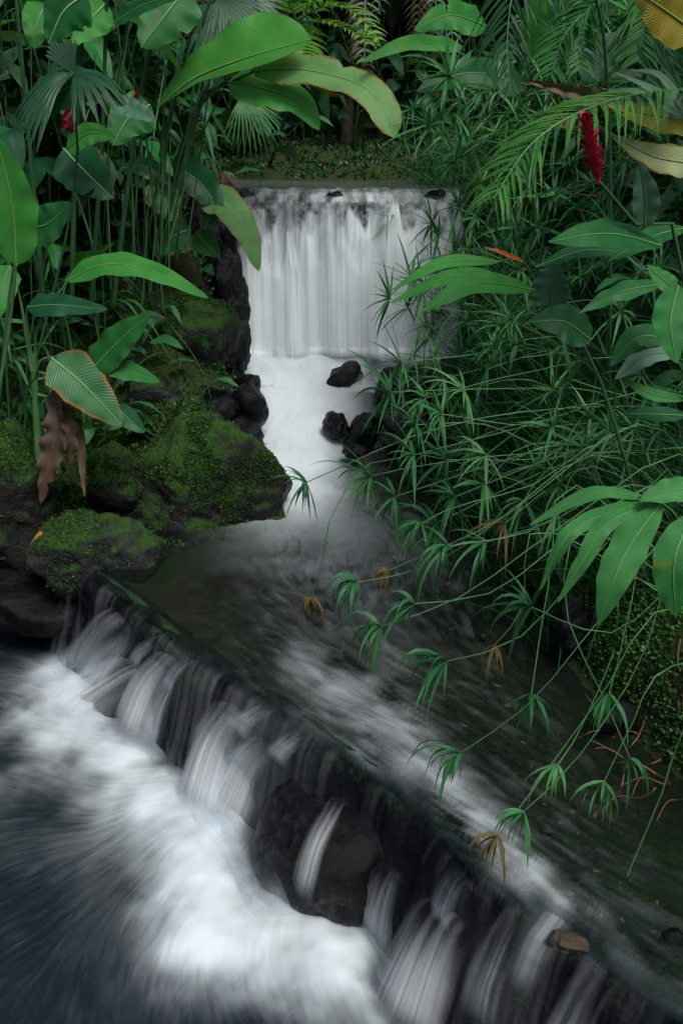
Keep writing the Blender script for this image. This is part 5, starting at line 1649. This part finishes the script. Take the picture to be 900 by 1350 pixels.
b = w3(2.0, 9.0, gz(2.0, 9.0))
sD = thing('umbrella_sedge', 'umbrella sedge with the largest upright tufts right of the lip', 'sedge', b)
for q, L_ in (([(650, 190, 8.2), (592, 100, 8.0)], .42), ([(700, 200, 8.0), (655, 120, 7.8)], .40), ([(620, 230, 8.3), (565, 165, 8.2)], .38), ([(760, 160, 7.8), (745, 60, 7.6)], .42), ([(720, 260, 8.0), (690, 200, 7.9)], .36),
              ([(640, 270, 8.3), (600, 215, 8.2)], .36), ([(800, 220, 7.8), (790, 110, 7.6)], .4)):
    sedge_stem(sD, [b] + [P(*a) for a in q], rs, L_, 20, .45, 'sedge_lit' if rs.random() < .6 else 'sedge', th=(25, 105), world=True, w=0.014, r=0.006, smat='stem')


def sedge_clump(x, y, n, h, sd, label, toward=(-0.5, -0.1), L=0.26, mats=('sedge', 'sedge_lit'), grav=0.45, spread=0.28, w=0.009, nb=14):
    rng = np.random.default_rng(sd)
    t = thing('umbrella_sedge', label, 'sedge', w3(x, y, gz(x, y)), 'umbrella sedges on the right bank')
    for i in range(n):
        p = w3(x + rng.normal(0, spread), y + rng.normal(0, spread), 0)
        p[2] = gz(p[0], p[1]) - 0.05
        hh = rng.uniform(*h)
        l = rng.normal(0, 0.30, 2) + np.array(toward) * rng.uniform(0.1, 1.3)
        m = p + w3(l[0] * .25, l[1] * .25, hh * .6)
        e = p + w3(l[0], l[1], hh - 0.15 * np.hypot(*l))
        sedge_stem(t, [p, m, e], rng, L * rng.uniform(.8, 1.15), nb, grav * rng.uniform(.6, 1.4), mats[rng.integers(len(mats))], 0.004, 'stem_lit' if rng.random() < .6 else 'stem',
                   (45, 100), w, True, rng.random() < 0.015)
    # dry fallen stems and grass round the foot
    parts = []
    for i in range(750):
        p = w3(x + rng.normal(0, spread * 1.2), y + rng.normal(0, spread * 1.2), 0)
        p[2] = gz(p[0], p[1]) - 0.02
        a = rng.uniform(0, 6.28)
        d = nrm(w3(math.cos(a) * .7 + toward[0] * .5, math.sin(a) * .7 + toward[1] * .5, rng.uniform(.6, 2.6)))
        l = rng.uniform(.3, 1.25)
        C = [p]
        for k in range(5):
            C.append(C[-1] + d * l / 5)
            d = nrm(d + w3(0, 0, -.20))
        parts.append(blade(np.array(C), 0.006 * profile('strip', np.linspace(0, 1, 6)), nrm(rng.standard_normal(3) + w3(0, 0, 1)), 0.2, 0, 0, 1, 2, rng))
    V, F, uv = merge(parts)
    g_ = mk('grass_blades', V, F, M['sedge'], t, uv=uv)
    g_['kind'] = 'stuff'
    return t


SED = [(1.75, 8.2, 26, (.7, 1.3), 201, 'sedge clump on the right bank beside the rapids'), (2.0, 7.2, 28, (.8, 1.5), 202, 'sedge clump behind the sedge leaning over the channel'),
       (2.1, 6.0, 22, (.6, 1.2), 203, 'sedge clump above the mossy right bank'), (1.75, 9.4, 26, (.8, 1.5), 204, 'sedge clump at the right foot of the fall'),
       (2.5, 8.6, 28, (1.0, 1.8), 205, 'sedge clump in the middle of the right thicket'), (3.1, 7.2, 26, (1.0, 1.9), 206, 'sedge clump below the right edge palm'),
       (1.85, 10.5, 30, (.9, 1.9), 207, 'sedge clump crowding the right edge of the fall'), (2.5, 10.0, 28, (1.0, 2.0), 208, 'sedge clump below the bright banana leaves'),
       (1.75, 11.7, 26, (.5, 1.5), 209, 'sedge clump at the right corner of the lip'), (2.7, 11.3, 28, (.9, 1.9), 210, 'sedge clump right of the upper pool'),
       (3.4, 9.2, 26, (1.2, 2.2), 211, 'sedge clump high in the right thicket'), (2.8, 5.9, 20, (.8, 1.5), 212, 'sedge clump behind the nearest gingers'),
       (3.5, 10.8, 24, (1.2, 2.3), 213, 'sedge clump far right behind the red flower')]
for x, y, n, h, sd, lb in SED:
    sedge_clump(x, y, n, h, sd, lb, L=0.40 if y > 9.3 else 0.33, mats=('sedge_lit', 'sedge') if y > 9 else ('sedge', 'sedge', 'sedge_lit'), w=0.014 if y > 9.3 else 0.010)  # far clumps favour the lit copy, skylight put into leaf colour
GIN = [(2.9, 8.1, 221, 'leafy ginger clump behind the red flower'), (3.5, 8.4, 222, 'leafy ginger clump at the far right, mid distance'), (2.3, 9.3, 223, 'leafy ginger clump right of the fall'),
       (3.0, 10.0, 224, 'leafy ginger clump below the top right palm'), (2.2, 12.4, 225, 'leafy ginger clump on the far right shore'), (3.6, 12.0, 226, 'leafy ginger clump deep in the right background'),
       (4.1, 7.0, 227, 'leafy ginger clump at the right picture edge'), (2.7, 6.9, 228, 'leafy ginger clump above the drooping sedges')]
for x, y, sd, lb in GIN:
    clump('ginger', lb, 'ginger', x, y, 9, 1.0, 2.1, 0.32, sd, (6, 10), 0.42, 0.05, ['ginger', 'ginger', 'ginger_dark', 'ginger_lit'], 'leafy gingers on the right bank', 0.3, 0.009, 'lance', 0.3, 0.04)
HEL = [(3.9, 9.6, 231, 'heliconia clump at the far right top'), (3.0, 12.6, 232, 'heliconia clump behind the right thicket'), (4.4, 11.4, 233, 'heliconia clump in the far right background')]
for x, y, sd, lb in HEL:
    clump('heliconia', lb, 'heliconia', x, y, 8, 1.8, 2.8, 0.35, sd, (4, 6), 0.8, 0.15, ['banana', 'banana_lit', 'banana_dark'], 'heliconia clumps on the right bank', 0.25, 0.018, bare=0.2)

# creeping plants on the right bank, and dangling roots
rng = np.random.default_rng(66)
bx, by = np.meshgrid(np.arange(1.3, 2.7, .03), np.arange(2.6, 7.0, .03))
bv = np.stack([bx, by, ground_h(bx, by)], -1).reshape(-1, 3)
bf = grid_faces(*bx.shape)
bf = np.vstack([bf[:, [0, 1, 2]], bf[:, [0, 2, 3]]])
dm = sdist(bv[:, 0], bv[:, 1], MID)
fn = lambda C, N: ((sdist(C[:, 0], C[:, 1], MID) > 0.0) & (C[:, 2] > 0.03)) * sstep(-0.55, 0.25, fbm(C[:, 0] * 2.5, C[:, 1] * 2.5, C[:, 2] * 2, 71, 4) + 0.15)
p, nn = scatter(bv, bf, 30000, rng, fn, -1)
tv, tf, tu = tufts(p, nn, rng, 0.022, 3)
tag(mk('creeping_plants', tv, tf, M['creeper'], uv=tu, smooth=False), 'tiny-leaved creeper carpeting the right bank', 'ground cover', kind='stuff')
rt = thing('root_tangle', 'reddish roots dangling from the right moss bank to the water', 'roots', w3(1.8, 4.7, gz(1.8, 4.7)))
for k in range(18):
    x, y = rng.uniform(1.62, 2.0), rng.uniform(4.3, 5.1)
    C = []
    a = math.pi + rng.uniform(-.7, .9)
    for q in range(9):
        C.append(w3(x, y, max(gz(x, y), 0.0) + 0.012 + 0.03 * math.sin(q * .8 + k)))
        a += rng.normal(0, .28)
        x += math.cos(a) * 0.045
        y += math.sin(a) * 0.045
    V, F = tube(spline(C, 16), np.linspace(.0055, .0025, 16) * rng.uniform(.6, 1.2), 5)
    mk('root', V, F, M['root'], rt)

# ------------------------------------------------------------------ background beyond the upper pool
def palm_tree(label, x, y, h, sd, lean=0.2, r=0.075, nf=9, mats=('palm_dark', 'palm_grey'), fl=1.5):
    rng = np.random.default_rng(sd)
    z = gz(x, y) - 0.1
    t = thing('palm_tree', label, 'palm', w3(x, y, z), 'palm trees beyond the upper pool')
    C = spline([w3(x, y, z), w3(x + lean * .3, y, z + h * .5), w3(x + lean, y, z + h)], 26)
    R = np.linspace(r, r * .8, 26) * (1 + 0.12 * np.sin(np.arange(26) * 2.2)) + .03 * np.exp(-np.arange(26) / 2.0)
    V, F = tube(C, R, 10)
    mk('trunk', V, F, M['bark'], t)
    for i in range(nf):
        a = 6.283 * i / nf + rng.uniform(-.3, .3)
        d = w3(math.cos(a), math.sin(a), 0)
        e = rng.uniform(.2, .9)
        p0 = C[-1]
        frond(t, [p0, p0 + d * fl * .45 + w3(0, 0, fl * .35 * e), p0 + d * fl * .95 + w3(0, 0, -fl * .15), p0 + d * fl * 1.2 + w3(0, 0, -fl * .65)], 0.42, 20,
              mats[rng.integers(len(mats))], rng, 0.7, 0.016, 0.012, world=True)
    for i in range(5):                      # old hanging fronds
        a = rng.uniform(0, 6.28)
        d = w3(math.cos(a), math.sin(a), 0)
        p0 = C[-2]
        frond(t, [p0, p0 + d * .22 + w3(0, 0, -.1), p0 + d * .32 + w3(0, 0, -.7), p0 + d * .3 + w3(0, 0, -1.1)], 0.26, 14, 'palm_dead', rng, 0.9, 0.010, 0.008, world=True, name='dead_frond', smat='bark')
    return t


palm_tree('palm with a slanting ringed trunk left of centre in the background', -1.9, 13.9, 2.2, 301, 0.25)
palm_tree('palm whose trunk stands straight behind the middle of the lip', 0.05, 14.3, 2.0, 302, 0.25, 0.085)
palm_tree('palm with the greyest fronds at the top centre background', 1.3, 14.6, 2.6, 303, -0.35, 0.07, 10, ('palm_grey', 'palm_grey', 'palm_dark'))
palm_tree('palm standing farthest back on the left', -3.4, 15.2, 2.6, 304, 0.2)
palm_tree('palm standing farthest back on the right', 3.2, 15.4, 2.8, 305, -0.2)
BG = [(-1.1, 13.7, 321, 'broad dark leafy clump left of the background trunks'), (-0.55, 13.9, 322, 'broad dark leafy clump between the two middle trunks'),
      (0.65, 13.9, 323, 'broad dark leafy clump right of the straight trunk'), (1.35, 13.7, 324, 'broad dark leafy clump above the right end of the upper pool'),
      (-2.6, 13.9, 325, 'broad dark leafy clump at the left end of the far shore'), (2.2, 14.1, 326, 'broad dark leafy clump at the right end of the far shore'),
      (-0.1, 15.2, 327, 'broad dark leafy clump deepest in the middle background'), (-1.6, 15.4, 328, 'broad dark leafy clump deep in the left background'), (1.6, 15.6, 329, 'broad dark leafy clump deep in the right background')]
for x, y, sd, lb in BG:
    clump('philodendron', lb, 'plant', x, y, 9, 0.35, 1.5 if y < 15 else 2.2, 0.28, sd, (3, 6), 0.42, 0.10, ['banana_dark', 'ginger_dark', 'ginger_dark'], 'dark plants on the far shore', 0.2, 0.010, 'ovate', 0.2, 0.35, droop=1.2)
# stringy aerial roots hanging in the dark
ar = thing('hanging_vines', 'thin vines hanging in the dark gap behind the fall', 'vines', w3(0.2, 14.8, gz(.2, 14.8)), None)
for k in range(34):
    x = rng.uniform(-1.6, 1.6)
    y = rng.uniform(14.2, 15.4)
    z = gz(x, y)
    V, F = tube(spline([w3(x, y, z), w3(x + rng.normal(0, .06), y, z + 1.0), w3(x + rng.normal(0, .12), y, z + 2.6)], 8), rng.uniform(.004, .011), 4)
    mk('vine', V, F, M['bark'], ar)
# low growth between the rocks of the left bank
lx_, ly_ = np.meshgrid(np.arange(-3.6, -0.9, .05), np.arange(7.4, 11.2, .05))
lvv = np.stack([lx_, ly_, ground_h(lx_, ly_)], -1).reshape(-1, 3)
lff = grid_faces(*lx_.shape)
lff = np.vstack([lff[:, [0, 1, 2]], lff[:, [0, 2, 3]]])
p, nn = scatter(lvv, lff, 7000, rng, lambda C, N: (sdist(C[:, 0], C[:, 1], MID) > 0.05) * (C[:, 2] > -0.6) * (0.1 + sstep(-0.1, 0.4, fbm(C[:, 0] * 2, C[:, 1] * 2, 0, 88, 3))), -1)
tv, tf, tu = tufts(p, nn, rng, 0.045, 4)
tag(mk('bank_plants', tv, tf, M['sprig'], uv=tu, smooth=False), 'small leafy growth between the left bank rocks', 'ground cover', kind='stuff')
# far shore moss and the wood behind
fx_, fy_ = np.meshgrid(np.arange(-3.5, 3.6, .06), np.arange(12.1, 14.4, .06))
fvv = np.stack([fx_, fy_, ground_h(fx_, fy_)], -1).reshape(-1, 3)
fff = grid_faces(*fx_.shape)
fff = np.vstack([fff[:, [0, 1, 2]], fff[:, [0, 2, 3]]])
p, nn = scatter(fvv, fff, 6000, rng, lambda C, N: (C[:, 2] > Z_UP + 0.04) * 1.0, -1)
tv, tf, tu = tufts(p, nn, rng, 0.04, 3)  # shore moss takes the dark foliage colour, background shade put into it
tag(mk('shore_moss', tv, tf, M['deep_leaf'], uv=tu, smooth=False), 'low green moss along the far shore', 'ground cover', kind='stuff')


def leaf_mass(name, label, n, box, size, sd, mat):
    rng = np.random.default_rng(sd)
    p = np.stack([rng.uniform(box[0], box[1], n), rng.uniform(box[2], box[3], n), np.zeros(n)], 1)
    g_ = ground_h(p[:, 0], p[:, 1])
    p[:, 2] = g_ + rng.uniform(0.0, 1.0, n) ** 1.2 * box[4]
    den = fbm(p[:, 0] * .8, p[:, 1] * .8, p[:, 2] * .9, sd, 3)
    p = p[den > -0.25]
    m = len(p)
    a = rng.uniform(0, 6.28, m)
    d = nrm(np.stack([np.cos(a), np.sin(a) - .4, rng.uniform(-.8, .4, m)], 1))
    s = nrm(np.cross(d, np.array([0, 0, 1.0]) + rng.standard_normal((m, 3)) * .4))
    L = size * rng.uniform(.5, 1.4, m)[:, None]
    w = L * rng.uniform(.12, .28, m)[:, None]
    up = np.cross(s, d)
    rows = []
    for t, ww in ((0, .1), (.35, 1.0), (.7, .75), (1.0, .04)):
        c = p + d * L * t - np.array([0, 0, 1]) * L * .35 * t * t
        rows.append(np.stack([c - s * w * ww, c - up * w * ww * .25, c + s * w * ww], 1))
    V = np.stack(rows, 1).reshape(-1, 3)
    f0 = grid_faces(4, 3)
    F = (np.arange(m)[:, None, None] * 12 + f0[None]).reshape(-1, 4)
    uv = np.tile(np.array([(j / 2, i / 3) for i in range(4) for j in range(3)]), (m, 1))
    return tag(mk(name, V, F, M[mat], uv=uv), label, 'foliage', kind='stuff')


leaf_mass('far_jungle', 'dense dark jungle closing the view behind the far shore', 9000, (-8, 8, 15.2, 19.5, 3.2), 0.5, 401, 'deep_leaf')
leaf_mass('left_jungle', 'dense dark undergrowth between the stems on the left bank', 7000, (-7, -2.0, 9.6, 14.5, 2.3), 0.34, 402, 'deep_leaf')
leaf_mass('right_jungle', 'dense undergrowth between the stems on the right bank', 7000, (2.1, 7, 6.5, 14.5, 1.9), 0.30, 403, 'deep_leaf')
leaf_mass('shade_canopy', 'unseen leaf cover added above the far shore to darken it', 9000, (-9, 9, 13.0, 20, 2.2), 0.55, 404, 'deep_leaf').location.z = 3.9  # overhead leaves added above the view to darken the background


def added_shade_tree(label, x, y, h, spread, n, sd):
    rng = np.random.default_rng(sd)
    z = gz(x, y) - 0.2
    t = thing('tree', label, 'tree', w3(x, y, z), 'unseen trees added to shade the stream')
    C = spline([w3(x, y, z), w3(x + .2, y, z + h * .5), w3(x - .3, y, z + h)], 14)
    V, F = tube(C, np.linspace(.22, .10, 14), 9)
    mk('trunk', V, F, M['bark'], t)
    for k in range(6):
        a_ = 6.283 * k / 6 + rng.uniform(-.3, .3)
        e = C[-3] + w3(math.cos(a_) * spread * .7, math.sin(a_) * spread * .7, rng.uniform(.2, 1.2))
        V, F = tube(spline([C[-4], (C[-4] + e) / 2 + w3(0, 0, .3), e], 8), np.linspace(.07, .02, 8), 6)
        mk('limb', V, F, M['bark'], t)
    p = rng.standard_normal((n, 3)) * np.array([spread * .5, spread * .5, .7]) + C[-1] + w3(0, 0, .4)
    den = fbm(p[:, 0] * .9, p[:, 1] * .9, p[:, 2] * .9, sd, 2)
    p = p[den > -0.3]
    tv, tf, tu = tufts(p, np.tile([0, 0, 1.0], (len(p), 1)), rng, 0.28, 2, 0.1)
    mk('crown', tv, tf, M['deep_leaf'], t, uv=tu, smooth=False)['kind'] = 'stuff'


added_shade_tree('unseen tree added on the right bank to shade the stream', 5.8, 4.9, 6.0, 2.4, 1700, 612)  # out-of-view tree, added only for the shade it casts
